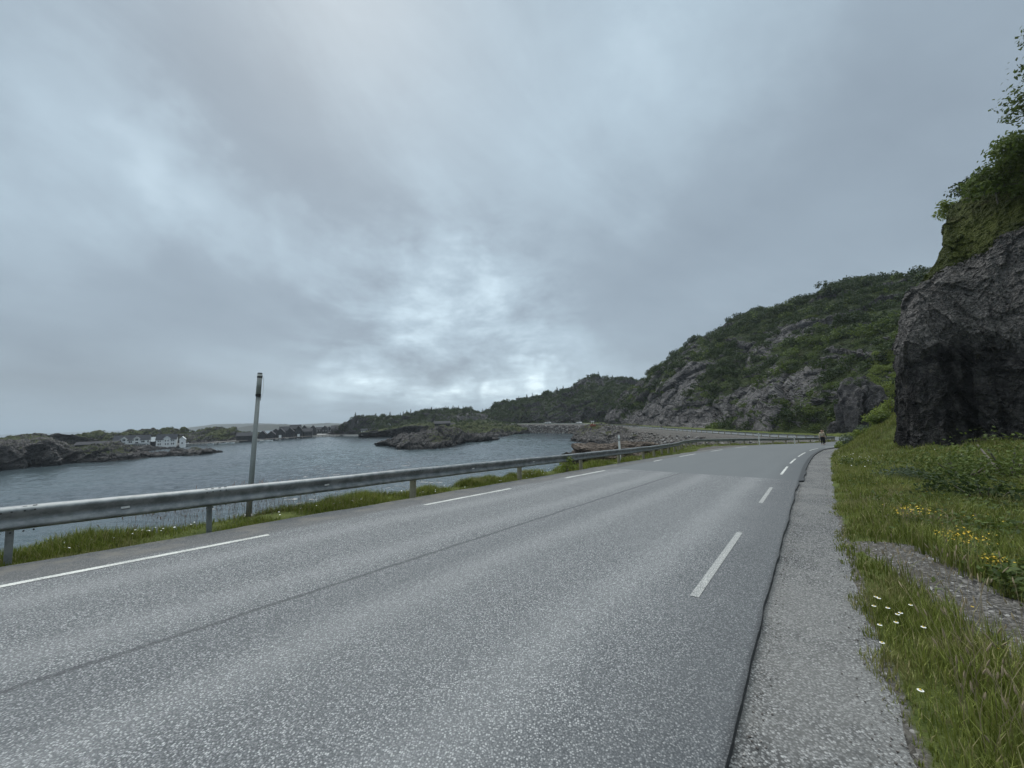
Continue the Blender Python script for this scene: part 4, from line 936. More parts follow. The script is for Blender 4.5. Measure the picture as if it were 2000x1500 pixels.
# ---------------------------------------------------------------- guardrails
RAILP = [(.000, .735), (.050, .722), (.080, .695), (.082, .665), (.030, .605), (.020, .578), (.030, .555), (.082, .502), (.080, .476), (.050, .452), (.000, .440)]
def rail_mesh(name, s, wfun, parent, lift=0.0, seed=0):
    prof = RAILP + [(a - .006, b) for a, b in RAILP[::-1]]; prof[len(RAILP)] = (-.006, .440)
    n = len(prof); V = []
    wob = .012 * fbm(np.stack([s * .5, s * 0, s * 0 + seed], 1), 3, 2)
    x, y = road_xy(s, -(shelf(s) - .86)); z = road_z(s, x, y) - .08
    tx = np.gradient(x); ty = np.gradient(y); l = np.hypot(tx, ty); nx, ny = ty / l, -tx / l
    for i in range(len(s)):
        for a, b in prof: V.append((x[i] + nx[i] * a, y[i] + ny[i] * a, z[i] + b + lift + wob[i]))
    i = np.arange(len(s) - 1)[:, None] * n; k = np.arange(n)[None, :]; k2 = (k + 1) % n
    Fc = np.stack([i + k, i + k2, i + n + k2, i + n + k], -1).reshape(-1, 4)
    return mesh_np(name, V, Fc, STEEL, parent=parent, smooth=True)
def post_at(s, parent, kind, lift=0.0, r=.08):
    w = -(shelf(s) - .86) - (.012 + (r if kind == 'wood' else .05)); x, y = road_xy(s, w); x, y = float(x), float(y); z = float(road_z(s, x, y)) - .08
    mb = MB()
    if kind == 'wood': mb.tube([(0, 0, -.5), (0, 0, .2), (0, 0, .70)], [r * 1.04, r, r * .97], 12)
    else:
        mb.box(-.034, .034, -.022, -.018, -.5, .70); mb.box(-.034, -.030, -.018, .022, -.5, .70); mb.box(.030, .034, -.018, .022, -.5, .70)
    o = mb.build('post', WOOD if kind == 'wood' else STEEL, parent, smooth=False)
    i = int(np.abs(CS - s).argmin()); o.location = (x, y, z + lift); o.rotation_euler = (random.uniform(-.02, .02), random.uniform(-.02, .02), math.atan2(CT[i, 1], CT[i, 0])); return o
s52 = s_y(53.2)
gr = empty('guardrail'); tag(gr, 'galvanised steel guardrail in the foreground running along the near road above the water', 'guardrail')
rail_mesh('rail', np.concatenate([np.arange(0, s_y(46), .4), np.arange(s_y(46), s52, .25)]), None, gr)
ps = [(s_of(402, 1028) - 2 * k, 'steel') for k in range(0, 4)] + [(s_of(797, 965), 'wood'), (s_of(1004, 932), 'wood'), (s_of(1131, 913.6), 'wood')]
sl0 = s_of(1131, 913.6); ps += [(sl0 + 4.1, 'wood')] + [(sl0 + 8.0 + 2.2 * k, 'wood') for k in range(80) if sl0 + 8.0 + 2.2 * k < s52 - .5]
for s_, k_ in ps: post_at(s_, gr, k_, 0)
for u, v in ((245, 980), (637, 936), (922, 908), (1040, 895)):
    p = on_plane(u, v + 60); s_ = float(near_sw(p.x, p.y)[0][0])
    # find the s on the rail whose screen position is nearest
    ss = np.arange(0, s_y(30), .05); x, y = road_xy(ss, -(shelf(ss) - .86)); uu = []
    for a, b in zip(x, y):
        q = Vector((a, b, plane_z(a, b) + .5 - CAMZ)); uu.append(1000 + F * q.dot(_r) / max(q.dot(_f), .1))
    s_ = ss[np.abs(np.array(uu) - u).argmin()]; x, y = road_xy(s_, -(shelf(s_) - .86) + .035); x, y = float(x), float(y); i = int(np.abs(CS - s_).argmin())
    mb = MB(); mb.box(-.045, .045, -.012, .012, -.014, .014); o = mb.build('reflector', WHITEP, gr, bevel=.003); o.location = (x, y, float(road_z(s_, x, y)) - .08 + .580); o.rotation_euler = (0, 0, math.atan2(CT[i, 1], CT[i, 0]))
for s_ in [q[0] for q in ps[:8]]:       # lap joint and bolts over a post
    s_ = s_ + .05; x, y = road_xy(s_, -(shelf(s_) - .86) + .0); x, y = float(x), float(y); i = int(np.abs(CS - s_).argmin()); mb = MB()
    for a in (-.13, -.05, .05, .13):
        for b in (.700, .455): mb.tube([(a, -.080, b - .02), (a, -.092, b - .02)], .010, 8)
        mb.box(a - .018, a + .018, -.046, -.038, .724, .732)
    o = mb.build('bolt_row', BLACKP, gr); o.location = (x, y, float(road_z(s_, x, y)) - .08); o.rotation_euler = (0, 0, math.atan2(CT[i, 1], CT[i, 0]))
gr2 = empty('guardrail'); tag(gr2, 'long thin guardrail on the far road across the inlet below the rocky hillside', 'guardrail')
sf2 = np.arange(s52 + .4, s_y(212), .8); rail_mesh('rail', sf2, None, gr2, seed=3)
for k in range(70):
    s_ = s52 + 1 + k * 2.4
    if s_ < s_y(212): post_at(s_, gr2, 'wood')
gr3 = empty('guardrail'); tag(gr3, 'distant guardrail along the top of the causeway across the bay', 'guardrail')
rail_mesh('rail', np.arange(s_y(223), s_y(285), 1.0), None, gr3, seed=5)
for k in range(30):
    s_ = s_y(223) + 1 + 3.5 * k
    if s_ < s_y(285): post_at(s_, gr3, 'wood')

# ---------------------------------------------------------------- delineators
def delineator(u, vtop, vbot, D, label, h=None):
    p = P(u, vbot, D); top = P(u, vtop, D); h = (top.z - p.z) if h is None else h
    e = empty('delineator_post', (p.x, p.y, p.z), math.atan2(-p.x, p.y)); tag(e, label, 'road marker', 'white marker posts along the guardrail')
    mb = MB(); mb.prism([(-.06, -.3), (.06, -.3), (.055, h - .06), (.02, h), (-.055, h - .03)], -.012, .012); mb.build('post', WHITEP, e)
    mb = MB(); mb.box(-.0605, .0605, -.0145, .0145, h - .34, h - .20); mb.build('band', simple('grey_band', (.12, .12, .12), .5), e)
    mb = MB(); mb.box(-.025, .025, -.019, -.0145, h - .32, h - .22); mb.build('reflector', simple('reflector_lens', (.6, .6, .58), .25), e); return e
delineator(1211.5, 849, 903, 21.5, 'tall white marker post behind the guardrail where the rubble point begins')
delineator(1483, 845, 866, 48, 'white marker post behind the guardrail bend, below the far road')
delineator(1552, 850.5, 865, 51, 'shorter white marker post in the second half of the bend')
delineator(1591, 855, 864, 55, 'tiny white marker post just left of the walkers')

# ---------------------------------------------------------------- cut-off lamp pole
def pole():
    b = P(485.5, 993, 7.75); b.z = float(ground_z(b.x, b.y)[0]) ; t = P(508, 727, 7.75); L = (t - b).length
    e = empty('cut_off_pole', b); e.rotation_euler = (t - b).to_track_quat('Z', 'Y').to_euler(); tag(e, 'leaning grey metal pole with its top cut off, standing behind the guardrail', 'pole')
    G = simple('dull_grey_pole', (.17, .19, .185), .55, metal=.2, var=.3, scale=7, bump=.15)
    mb = MB(); mb.tube([(0, 0, -.5), (0, 0, .3), (0, 0, L * .84)], [.054, .050, .038], 20); mb.build('shaft', G, e, smooth=True)
    mb = MB(); mb.tube([(0, 0, L * .835), (0, 0, L - .03)], [.045, .044], 20); mb.build('sleeve', simple('pale_grey_sleeve', (.24, .26, .25), .6, var=.25, scale=12), e, smooth=True)
    mb = MB(); mb.tube([(0, 0, L * .828), (0, 0, L * .846)], [.048, .049], 20); mb.tube([(0, 0, L * .96), (0, 0, L * .972)], [.047, .047], 20)
    mb.box(.03, .058, -.018, .018, L * .80, L * .835); mb.box(.036, .06, -.016, .016, L * .955, L * .985); mb.build('clamp', BLACKP, e)
    mb = MB(); mb.tube([(0, 0, L - .032), (0, 0, L - .012)], [.045, .040], 20); mb.build('cap', BLACKP, e)
    pts = [(.055, 0, L * .975), (.10, 0, L * .97), (.135, 0, L * .93), (.14, 0, L * .885), (.12, 0, L * .84), (.062, 0, L * .80)]
    c = MB(); q = resample(pts, 24); c.tube([tuple(x) for x in q], .0035, 6); c.build('cable', WHITEP, e, smooth=True)
pole()

# ---------------------------------------------------------------- people
def skin_mesh(joints, edges, name, m, parent, root=0, sub=1):
    me = bpy.data.meshes.new(name); me.from_pydata([j[0] for j in joints], edges, []); o = bpy.data.objects.new(name, me); COL.objects.link(o)
    mod = o.modifiers.new('skin', 'SKIN'); mod.use_smooth_shade = True
    for k, d in enumerate(me.skin_vertices[0].data): r_ = joints[k][1]; d.radius = r_ if hasattr(r_, '__len__') else (r_, r_); d.use_root = (k == root)
    ss = o.modifiers.new('sub', 'SUBSURF'); ss.levels = sub; ss.render_levels = sub
    dg = bpy.context.evaluated_depsgraph_get(); ev = o.evaluated_get(dg); nm = bpy.data.meshes.new_from_object(ev); bpy.data.objects.remove(o)
    nm.materials.clear(); nm.materials.append(m); r2 = bpy.data.objects.new(name, nm); return link(r2, parent)
SKIN = simple('skin', (.42, .27, .19), .6, var=.05)
def person(loc, rz, label, top_m, leg_m, hair_m, headturn=0.0, stride=.1, hgt=1.72, skirt=False):
    e = empty('person', loc, rz, hgt / 1.72); tag(e, label, 'person', 'two walkers on the road shoulder')
    J = []; E = []
    def add(p, r, par=None): J.append((p, r)); (E.append((par, len(J) - 1)) if par is not None else None); return len(J) - 1
    pel = add((0, 0, .95), (.13, .09)); sp = add((0, 0, 1.12), (.115, .08), pel); ch = add((0, 0, 1.32), (.15, .10), sp); nk = add((0, .01, 1.46), .05, ch)
    hx, hy = math.sin(headturn), -math.cos(headturn)
    h1 = add((hx * .02, hy * .02, 1.55), (.062, .07), nk); h2 = add((hx * .01, hy * .01, 1.65), (.075, .085), h1); h3 = add((0, .01, 1.70), .045, h2)
    add((hx * .10, hy * .10, 1.585), .012, h1)
    arms = {}
    for s in (-1, 1):
        sh = add((s * .17, 0, 1.395), .048, ch); el = add((s * .235, .02 + s * .03, 1.12), .038, sh); wr = add((s * .255, -.05 + s * .05, .885), .026, el); pm = add((s * .257, -.065 + s * .05, .825), (.020, .036), wr)
        for q, (dx, L) in enumerate(((-.030, .066), (-.010, .076), (.010, .072), (.028, .056))):
            a = add((s * .258, -.067 + s * .05 + dx, .785), .009, pm); b = add((s * .250, -.070 + s * .05 + dx, .785 - L * .55), .008, a); add((s * .238, -.070 + s * .05 + dx, .785 - L), .007, b)
        a = add((s * .245, -.105 + s * .05, .835), .010, wr); add((s * .238, -.115 + s * .05, .795), .008, a)
    for s in (-1, 1):
        hp = add((s * .085, 0, .90), .085, pel); kn = add((s * .09, -.03 - s * stride * .5, .50), .052, hp); an = add((s * .09, .02 - s * stride, .09), .036, kn); add((s * .10, -.12 - s * stride, .045), (.035, .03), an)
    skin_mesh(J, E, 'body', SKIN, e)
    # clothes follow the same skeleton a little wider
    Jt = [((0, 0, .99), (.155, .115)), ((0, 0, 1.13), (.145, .105)), ((0, 0, 1.32), (.175, .125)), ((0, .01, 1.43), (.075, .07))]; Et = [(0, 1), (1, 2), (2, 3)]
    for s in (-1, 1):
        k = len(Jt); Jt += [((s * .175, 0, 1.395), .068), ((s * .24, .02 + s * .03, 1.12), .058), ((s * .257, -.045 + s * .05, .90), .046)]; Et += [(2, k), (k, k + 1), (k + 1, k + 2)]
    skin_mesh(Jt, Et, 'sweater', top_m, e)
    Jl = [((0, 0, 1.0), (.14, .105)), ((0, 0, .90), (.15, .11))]; El = [(0, 1)]
    for s in (-1, 1):
        k = len(Jl); Jl += [((s * .09, 0, .84), .10), ((s * .09, -.03 - s * stride * .5, .50), .075), ((s * .09, .02 - s * stride, .14), .060)]; El += [(1, k), (k, k + 1), (k + 1, k + 2)]
    skin_mesh(Jl, El, 'trousers', leg_m, e)
    for s in (-1, 1): skin_mesh([((s * .09, .05 - s * stride, .05), .045), ((s * .095, -.05 - s * stride, .045), .048), ((s * .10, -.16 - s * stride, .04), .038)], [(0, 1), (1, 2)], 'shoe', BLACKP, e)
    skin_mesh([((-hx * .01, -hy * .01 + .01, 1.69), (.088, .095)), ((-hx * .05, -hy * .05, 1.62), (.075, .07)), ((-hx * .06, -hy * .06, 1.50), (.055, .045))], [(0, 1), (1, 2)], 'hair', hair_m, e)
    return e
pp = on_plane(1607.5, 869.5)
HAIR = simple('dark_brown_hair', (.030, .020, .014), .7); DARKC = simple('black_trousers', (.008, .008, .009), .9); CREAM = simple('cream_sweater', (.50, .44, .33), .9, var=.08); NAVY = simple('dark_jacket', (.012, .014, .018), .85)
person(pp, R(-38), 'walker in a cream sweater and black trousers coming towards the camera', CREAM, DARKC, HAIR, headturn=-.9, stride=.06)
p2 = on_plane(1612.5, 868.5) + Vector((.62, .95, -.05)); person(p2, R(-45), 'second walker in dark clothes, half hidden behind the one in the cream sweater', NAVY, DARKC, HAIR, headturn=.3, stride=.16, hgt=1.66)

# ---------------------------------------------------------------- buildings
def window(parent, x, y, z, w, h, m=None, frame=None, out=-.04, bars=1):
    """on a wall facing local -y at depth y"""
    mb = MB(); mb.box(x - w / 2, x + w / 2, y - .06, y + .02, z, z + h); g_ = mb.build('window', GLASS, parent)
    fb = MB(); t = .07
    for a, b, c, d in ((x - w / 2 - t, x + w / 2 + t, z - t, z), (x - w / 2 - t, x + w / 2 + t, z + h, z + h + t), (x - w / 2 - t, x - w / 2, z, z + h), (x + w / 2, x + w / 2 + t, z, z + h)): fb.box(a, b, y - .10, y - .005, c, d)
    for k in range(bars): xx = x - w / 2 + w * (k + 1) / (bars + 1); fb.box(xx - .03, xx + .03, y - .09, y - .062, z, z + h)
    fb.build('frame', frame or WHITE, g_); return g_
def gable_body(parent, L, Dp, hw, hr, wall, roof, ov=.35, th=.18, ridge='x', thick=.25):
    mb = MB()
    if ridge == 'x': mb.prismx([(0, -1.5), (0, hw), (Dp / 2, hr), (Dp, hw), (Dp, -1.5)], -L / 2, L / 2)
    else: mb.prism([(-L / 2, -1.5), (-L / 2, hw), (0, hr), (L / 2, hw), (L / 2, -1.5)], 0, Dp)
    mb.build('wall', wall, parent); rb = MB()
    if ridge == 'x':
        k = (hr - hw) / (Dp / 2); z0 = hw - ov * k
        rb.prismx([(-ov, z0 + .02), (Dp / 2, hr + .02), (Dp + ov, z0 + .02), (Dp + ov, z0 + .02 + th), (Dp / 2, hr + .02 + th), (-ov, z0 + .02 + th)], -L / 2 - ov, L / 2 + ov)
    else:
        k = (hr - hw) / (L / 2); z0 = hw - ov * k
        rb.prism([(-L / 2 - ov, z0 + .02), (0, hr + .02), (L / 2 + ov, z0 + .02), (L / 2 + ov, z0 + .02 + th), (0, hr + .02 + th), (-L / 2 - ov, z0 + .02 + th)], -ov, Dp + ov)
    return rb.build('roof', roof, parent)
def dormer(parent, x, w, y0, y1, z0, hw, hr, roof, glass_h=1.3):
    mb = MB(); mb.prism([(x - w / 2, z0), (x - w / 2, hw), (x, hr), (x + w / 2, hw), (x + w / 2, z0)], y0, y1); mb.build('dormer', WHITE, parent)
    rb = MB(); k = (hr - hw) / (w / 2); o_ = .3; rb.prism([(x - w / 2 - o_, hw - o_ * k + .02), (x, hr + .02), (x + w / 2 + o_, hw - o_ * k + .02), (x + w / 2 + o_, hw - o_ * k + .17), (x, hr + .17), (x - w / 2 - o_, hw - o_ * k + .17)], y0 - .25, y1); rb.build('dormer_roof', roof, parent)
    bb = MB(); bb.prism([(x - w / 2 - o_ - .05, hw - o_ * k - .10), (x, hr - .12), (x + w / 2 + o_ + .05, hw - o_ * k - .10), (x + w / 2 + o_ + .05, hw - o_ * k + .19), (x, hr + .21), (x - w / 2 - o_ - .05, hw - o_ * k + .19)], y0 - .33, y0 - .252); bb.build('bargeboard', WHITE, parent)
RZ = R(36)
def inn():
    loc = P(220, 872, 204); loc.z = 1.1; e = empty('white_inn', loc, RZ); tag(e, 'larger white timber inn with dark roof, two gabled dormers and a glazed veranda', 'building')
    L = 14.2; c = empty('tmp'); off_ = L / 2
    def sh(o): return o
    for ch in [0]: pass
    # local x 0..L; build centred then moved through each mesh
    gable_body(e, L, 6.4, 4.4, 6.8, WHITE, SLATE, ov=.25)
    for x in (-2.9, 2.1): dormer(e, x, 2.3, -.5, 3.0, 2.6, 5.0, 6.1, SLATE); window(e, x, -.5, 4.05, 1.1, 1.05, bars=1); window(e, x, -.5, 2.75, 1.1, .6)
    for x in (-5.3, -4.6, -.8, -.1, 4.1, 4.8): window(e, x, 0, 3.0, .56, .85, bars=0)
    window(e, 6.5, 0, 2.8, .45, 1.1, bars=0); window(e, 6.5, 0, .9, .45, 1.2, bars=0)
    mb = MB(); mb.box(-L / 2, 5.9, -2.0, -.01, -1.5, 2.05); mb.build('veranda', WHITE, e)
    mb = MB(); mb.box(-L / 2 - .2, 6.1, -2.3, -.01, 2.052, 2.22); mb.build('veranda_roof', SLATE, e)
    for k in range(15):
        if k != 9: window(e, -6.0 + k * .83, -2.0, .55, .56, 1.25, bars=0)
    mb = MB(); mb.box(1.2, 1.9, -2.06, -1.99, -.2, 1.85); mb.build('door', DARKW, e)
    for ch in e.children: ch.location.x += off_
    bpy.data.objects.remove(c)
    # link building
    p = loc + Vector((math.cos(RZ), math.sin(RZ), 0)) * (L + .3); e2 = empty('glazed_link', (p.x, p.y, 1.1), RZ); tag(e2, 'dark glazed link between the two white timber houses, with a pale roof', 'building')
    mb = MB(); mb.box(0, 2.0, .3, 4.5, -1.5, 3.1); mb.build('wall', DARKW, e2); mb = MB(); mb.prismx([(.2, 3.102), (4.6, 3.102), (4.6, 5.0), (2.4, 5.6)], -.05, 2.05); mb.build('roof', PALEROOF, e2)
    window(e2, 1.0, .3, .2, 1.5, 2.3, frame=SLATE, bars=2)
    # second house
    p = loc + Vector((math.cos(RZ), math.sin(RZ), 0)) * (L + 2.6); e3 = empty('white_house', (p.x, p.y, 1.2), RZ); tag(e3, 'smaller white timber house with one front gable, right of the glazed link', 'house')
    L2 = 8.6; gable_body(e3, L2, 6.0, 3.9, 6.6, WHITE, SLATE, ov=.25); dormer(e3, .3, 2.7, -.45, 2.8, -.5, 4.3, 5.7, SLATE)
    for x in (-.45, .6): window(e3, x + .2, -.45, 2.75, .42, .85, bars=0); window(e3, x + .2, -.45, .9, .42, .9, bars=0)
    for x in (-3.3, -2.5, 2.3, 3.1): window(e3, x, 0, .9, .45, .9, bars=0); window(e3, x, 0, 2.75, .45, .55, bars=0)
    for ch in e3.children: ch.location.x += L2 / 2
    p = loc + Vector((math.cos(RZ), math.sin(RZ), 0)) * (L + 2.6 + L2 + .3); e4 = empty('white_house', (p.x, p.y + 1.5, 1.2), RZ); tag(e4, 'narrow white annex at the right end of the smaller white house', 'house')
    gable_body(e4, 2.4, 5.0, 3.6, 4.9, WHITE, WHITE, ridge='y', ov=.3); window(e4, 0, 0, .9, .6, .9); 
    for ch in e4.children: ch.location.x += 1.2
inn()
# terrace and quay in front of the inn
def jetty(name, a, b, width, z, label, npile=8, cat='jetty'):
    a, b = Vector(a), Vector(b); d = (b - a); L = d.length; e = empty(name, a, math.atan2(d.y, d.x)); tag(e, label, cat)
    mb = MB(); mb.box(0, L, 0, width, z - .25, z); mb.build('deck', DECK, e); pb = MB()
    for k in range(npile): pb.tube([(L * (k + .5) / npile, .2, -1.5), (L * (k + .5) / npile, .2, z - .25)], .14, 6)
    pb.build('piles', PILE, e); e.location.z = 0; return e
def px_(u, v, z=0): p = Pz(u, v, z); return (p.x, p.y, 0)
jetty('quay', px_(255, 876), px_(335, 873.5), 5, 1.35, 'pale quay deck in front of the white houses', 10)
jetty('jetty', px_(368, 870.5), px_(428, 867.5), 4, 1.3, 'dark timber jetty between the white houses and the pole', 9)
jetty('jetty', px_(430, 867.0), px_(484, 863.2), 3.2, 1.25, 'timber jetty in front of the first black boathouse', 8)
jetty('jetty', px_(520, 861.5), px_(610, 855), 4, 1.5, 'long timber jetty in front of the row of black boathouses', 14)
jetty('jetty', px_(612, 853.8), px_(668, 852), 4, 1.5, 'low concrete quay at the right end of the boathouse row', 8)
# long dark shed on the island
def shed():
    p = P(150, 872, 168); p.z = 3.6; e = empty('long_shed', p, R(30)); tag(e, 'long low dark shed with grey roof lying among the rocks of the left island', 'shed')
    gable_body(e, 13, 5, 1.7, 2.7, DARKW, ROOFG, ov=.5)
    for k in range(4): window(e, -4.5 + 3 * k, 0, .5, .8, .7, frame=DARKW)
    for ch in e.children: ch.location.x += 6.0
shed()
BOATH = ['leftmost', 'second', 'third', 'fourth', 'fifth', 'sixth', 'seventh', 'eighth', 'ninth', 'tenth', 'eleventh', 'rightmost']
spec = [(478, 861.5, 270, 5.6, 10, 3.0, 5.2, 'x'), (512, 859.5, 286, 4.8, 7, 3.2, 5.6, 'y'), (529, 858.5, 290, 4.8, 7, 3.0, 5.2, 'y'), (547, 857.5, 298, 5.6, 8, 4.0, 7.0, 'y'), (556, 856, 312, 5.6, 8, 5.0, 8.2, 'x'),
        (566, 857, 306, 5.2, 8, 4.2, 7.2, 'y'), (583, 856, 312, 5.0, 8, 5.0, 8.4, 'y'), (576, 855, 325, 6.4, 8, 6.2, 9.4, 'x'), (599, 855, 320, 6.4, 8, 3.6, 6.0, 'x'), (611, 854, 335, 5.4, 8, 5.4, 8.2, 'y'), (538, 856.5, 312, 5.4, 7, 4.4, 6.6, 'y'), (594, 854.5, 330, 5.0, 7, 5.6, 8.6, 'y')]
ordr = sorted(range(len(spec)), key=lambda i: spec[i][0])
for rank, i in enumerate(ordr):
    u, v, D, w, d, hw, hr, rd = spec[i]; p = P(u, v, D); p.z = 1.2; e = empty('boathouse', p, R(24)); tag(e, '%s black boathouse counted from the left in the waterfront row behind the pole' % BOATH[rank], 'boathouse', 'black boathouses on the waterfront')
    gable_body(e, w if rd == 'y' else d, d if rd == 'y' else w, hw, hr, DARKW, ROOFG, ridge=rd, ov=.3)
    if rd == 'y':
        for xx in (-w * .22, w * .22): window(e, xx, 0, hw * .55, .9, .9, frame=DARKW)
        mb = MB(); mb.box(-.9, .9, -.08, -.01, -.2, 2.0); mb.build('door', WHITE if rank in (4, 8) else SLATE, e)
    else:
        for k in range(3): window(e, -d * .3 + k * d * .3, 0, hw * .45, .9, .9, frame=DARKW)
        mb = MB(); mb.box(-d * .1, d * .1 + .6, -.08, -.01, -.2, hw * .4); mb.build('door', SLATE, e)
spec = [(622, 851, 372), (634, 850.5, 368), (643, 850, 380), (652, 850, 366), (661, 849.5, 378), (671, 849.5, 372), (681, 849, 384)]
for k, (u, v, D) in enumerate(spec):
    p = P(u, v, D); p.z = 1.3; e = empty('boathouse', p, R(14 + 4 * (k % 3))); tag(e, '%s dark cabin in the farther row left of the wooded hill' % ['first', 'second', 'third', 'fourth', 'fifth', 'sixth', 'last'][k], 'cabin', 'dark cabins in the far row')
    gable_body(e, 5.2, 5.5, 4.2 + (k % 2) * .8, 6.4 + (k % 2) * .8, DARKW, ROOFG, ridge='y' if k % 3 else 'x', ov=.3); window(e, -1.1, 0, 2.4, .8, .8, frame=WHITE); window(e, 1.1, 0, 2.4, .8, .8, frame=WHITE)
def cabin(u, v, D, L, d, hw, hr, rz, wall, roof, label, z=None, name='cabin', rd='x'):
    p = P(u, v, D); p.z = p.z if z is None else z; e = empty(name, p, rz); tag(e, label, 'cabin'); gable_body(e, L, d, hw, hr, wall, roof, ridge=rd, ov=.4); window(e, -L * .25, 0, hw * .35, L * .16, hw * .35, frame=wall); window(e, L * .2, 0, hw * .35, L * .2, hw * .35, frame=wall); return e
cabin(864, 834, 246, 9.4, 5, 2.2, 3.6, R(8), DARKW, ROOFG, 'dark cabin with a broad grey roof on the headland behind the islet')
cabin(884, 834, 248, 3.0, 3, 1.6, 2.5, R(8), DARKW, ROOFG, 'small dark hut just right of the broad-roofed cabin')
cabin(759, 838, 300, 2.6, 3, 3.6, 4.8, R(10), WHITE, ROOFG, 'small white house high on the slope of the low wooded hill', rd='y')
cabin(711, 846, 282, 4.2, 3, 2.0, 3.0, R(10), WHITE, SLATE, 'small white boat shed by the shore below the low wooded hill', rd='x')
# ---------------------------------------------------------------- boats
def hull(L, W_, H_, m, parent, sheer=.35, name='hull'):
    n = 13; rows_ = []
    for k in range(n):
        t = k / (n - 1); b = W_ / 2 * (1 - max(0, (t - .45) / .55) ** 2.2) * (.86 + .14 * min(1, t * 4)); zt = H_ + sheer * max(0, t - .4) ** 2 * 2.2
        rows_.append([(t * L, -b, zt), (t * L, -b * .85, H_ * .35), (t * L, -b * .35, -.25), (t * L, b * .35, -.25), (t * L, b * .85, H_ * .35), (t * L, b, zt)])
    V = [v for r in rows_ for v in r]; Fc = [tuple(q) for q in grid_faces(6, n)]; mb = MB(); mb.add(V, Fc + [tuple(range(6))[::-1]] + [(i * 6, i * 6 + 5, i * 6 + 11, i * 6 + 6) for i in range(n - 1)]); return mb.build(name, m, parent)
def trawler():
    p = px_(336, 870.8); e = empty('fishing_boat', p, R(28)); tag(e, 'white fishing boat with wheelhouse and two masts moored right of the white houses', 'boat')
    hull(8.4, 2.6, 1.1, WHITE, e, .5).location.x = 0; mb = MB(); mb.box(4.8, 6.6, -.8, .8, 1.0, 2.5); mb.box(4.6, 6.8, -.9, .9, 2.502, 2.6); mb.build('wheelhouse', WHITE, e, bevel=.04)
    mb = MB(); mb.box(4.9, 6.5, -.82, -.801, 1.8, 2.3); mb.build('window', GLASS, e)
    for x, h in ((5.5, 5.4), (6.5, 5.0)): mb = MB(); mb.tube([(x, 0, 2.5), (x, 0, h)], [.06, .03], 6); mb.build('mast', WHITE, e)
trawler()
for k, (u, v, L, a, lab) in enumerate([(405, 868.6, 3.6, 20, 'small white motorboat at the left end of the timber jetty'), (414, 868, 4.6, 160, 'white motorboat moored second from the left at the timber jetty'), (427, 867.4, 4.4, 25, 'white motorboat moored third from the left at the timber jetty'),
                                  (441, 866.6, 5.0, 15, 'white motorboat moored at the right end of the timber jetty'), (507, 862.6, 6.5, 12, 'long white boat just right of the pole, by the boathouses'), (519, 861.8, 4.5, 18, 'small white boat right of the long one by the boathouses')]):
    e = empty('motorboat', px_(u, v), R(a)); tag(e, lab, 'boat', 'small boats at the jetties'); hull(L, 1.6, .65, WHITE, e, .3)
    mb = MB(); mb.prism([(L * .42, .6), (L * .50, 1.15), (L * .54, 1.15), (L * .70, .66)], -.5, .5); mb.build('windscreen', GLASS, e); mb = MB(); mb.box(-.25, .05, -.15, .15, .3, 1.0); mb.build('outboard_motor', BLACKP, e, bevel=.03)
# ---------------------------------------------------------------- cars
def car(loc, rz, label, m):
    e = empty('parked_car', loc, rz); tag(e, label, 'car', 'white cars on the causeway'); mb = MB()
    mb.prism([(-2.1, .35), (2.05, .35), (2.1, .75), (1.1, .92), (-1.95, .98), (-2.12, .8)], -.85, .85); mb.build('body', m, e, bevel=.05)
    mb = MB(); mb.prism([(-1.85, .97), (1.05, .92), (.35, 1.42), (-1.45, 1.45)], -.74, .74); mb.build('cabin_glass', GLASS, e, bevel=.03)
    mb = MB(); mb.prism([(-1.5, 1.455), (.35, 1.425), (.25, 1.50), (-1.4, 1.52)], -.72, .72); mb.build('car_roof', m, e)
    for x in (-1.3, 1.3):
        for y in (-.86, .74):
            mb = MB(); mb.tube([(x, y, .32), (x, y + .12, .32)], .32, 14); w_ = mb.build('wheel', BLACKP, e); mb = MB(); mb.tube([(x, y - .005, .32), (x, y + .125, .32)], .18, 10); mb.build('rim', STEEL, w_)
    for y in (-.6, .6): mb = MB(); mb.box(2.08, 2.13, y - .15, y + .15, .6, .74); mb.build('headlight', WHITEP, e)
for u, lab in ((1070, 'white car on the causeway, the left of two'), (1131, 'white car on the causeway, the right of two, nearest the rubble point')):
    ss = np.arange(s_y(222), s_y(283), .3); x, y = road_xy(ss, -1.2); uu = np.array([1000 + F * (Vector((a, b, -5)).dot(_r)) / Vector((a, b, -5)).dot(_f) for a, b in zip(x, y)]); k = np.abs(uu - u).argmin()
    i = int(np.abs(CS - ss[k]).argmin()); car((float(x[k]), float(y[k]), float(road_z(ss[k], x[k], y[k])) + .02), math.atan2(CT[i, 1], CT[i, 0]), lab, WHITE)
def marker():
    p = P(1158, 831, 176); p.z = max(p.z, 5.2); e = empty('road_works_stand', p, .4); tag(e, 'small orange stand with two white uprights at the tip of the rubble point', 'stand')
    mb = MB(); mb.box(-1.5, 1.4, -.3, .3, -.4, .45); mb.box(-.9, .2, -.25, .25, .45, .8); mb.build('base', ORANGE, e, bevel=.08); mb = MB(); mb.box(-.75, -.65, -.05, .05, .4, 2.1); mb.box(.45, .55, -.05, .05, .4, 2.1); mb.box(-.85, .65, -.06, -.04, 1.5, 1.9); mb.build('frame', WHITEP, e)
marker()
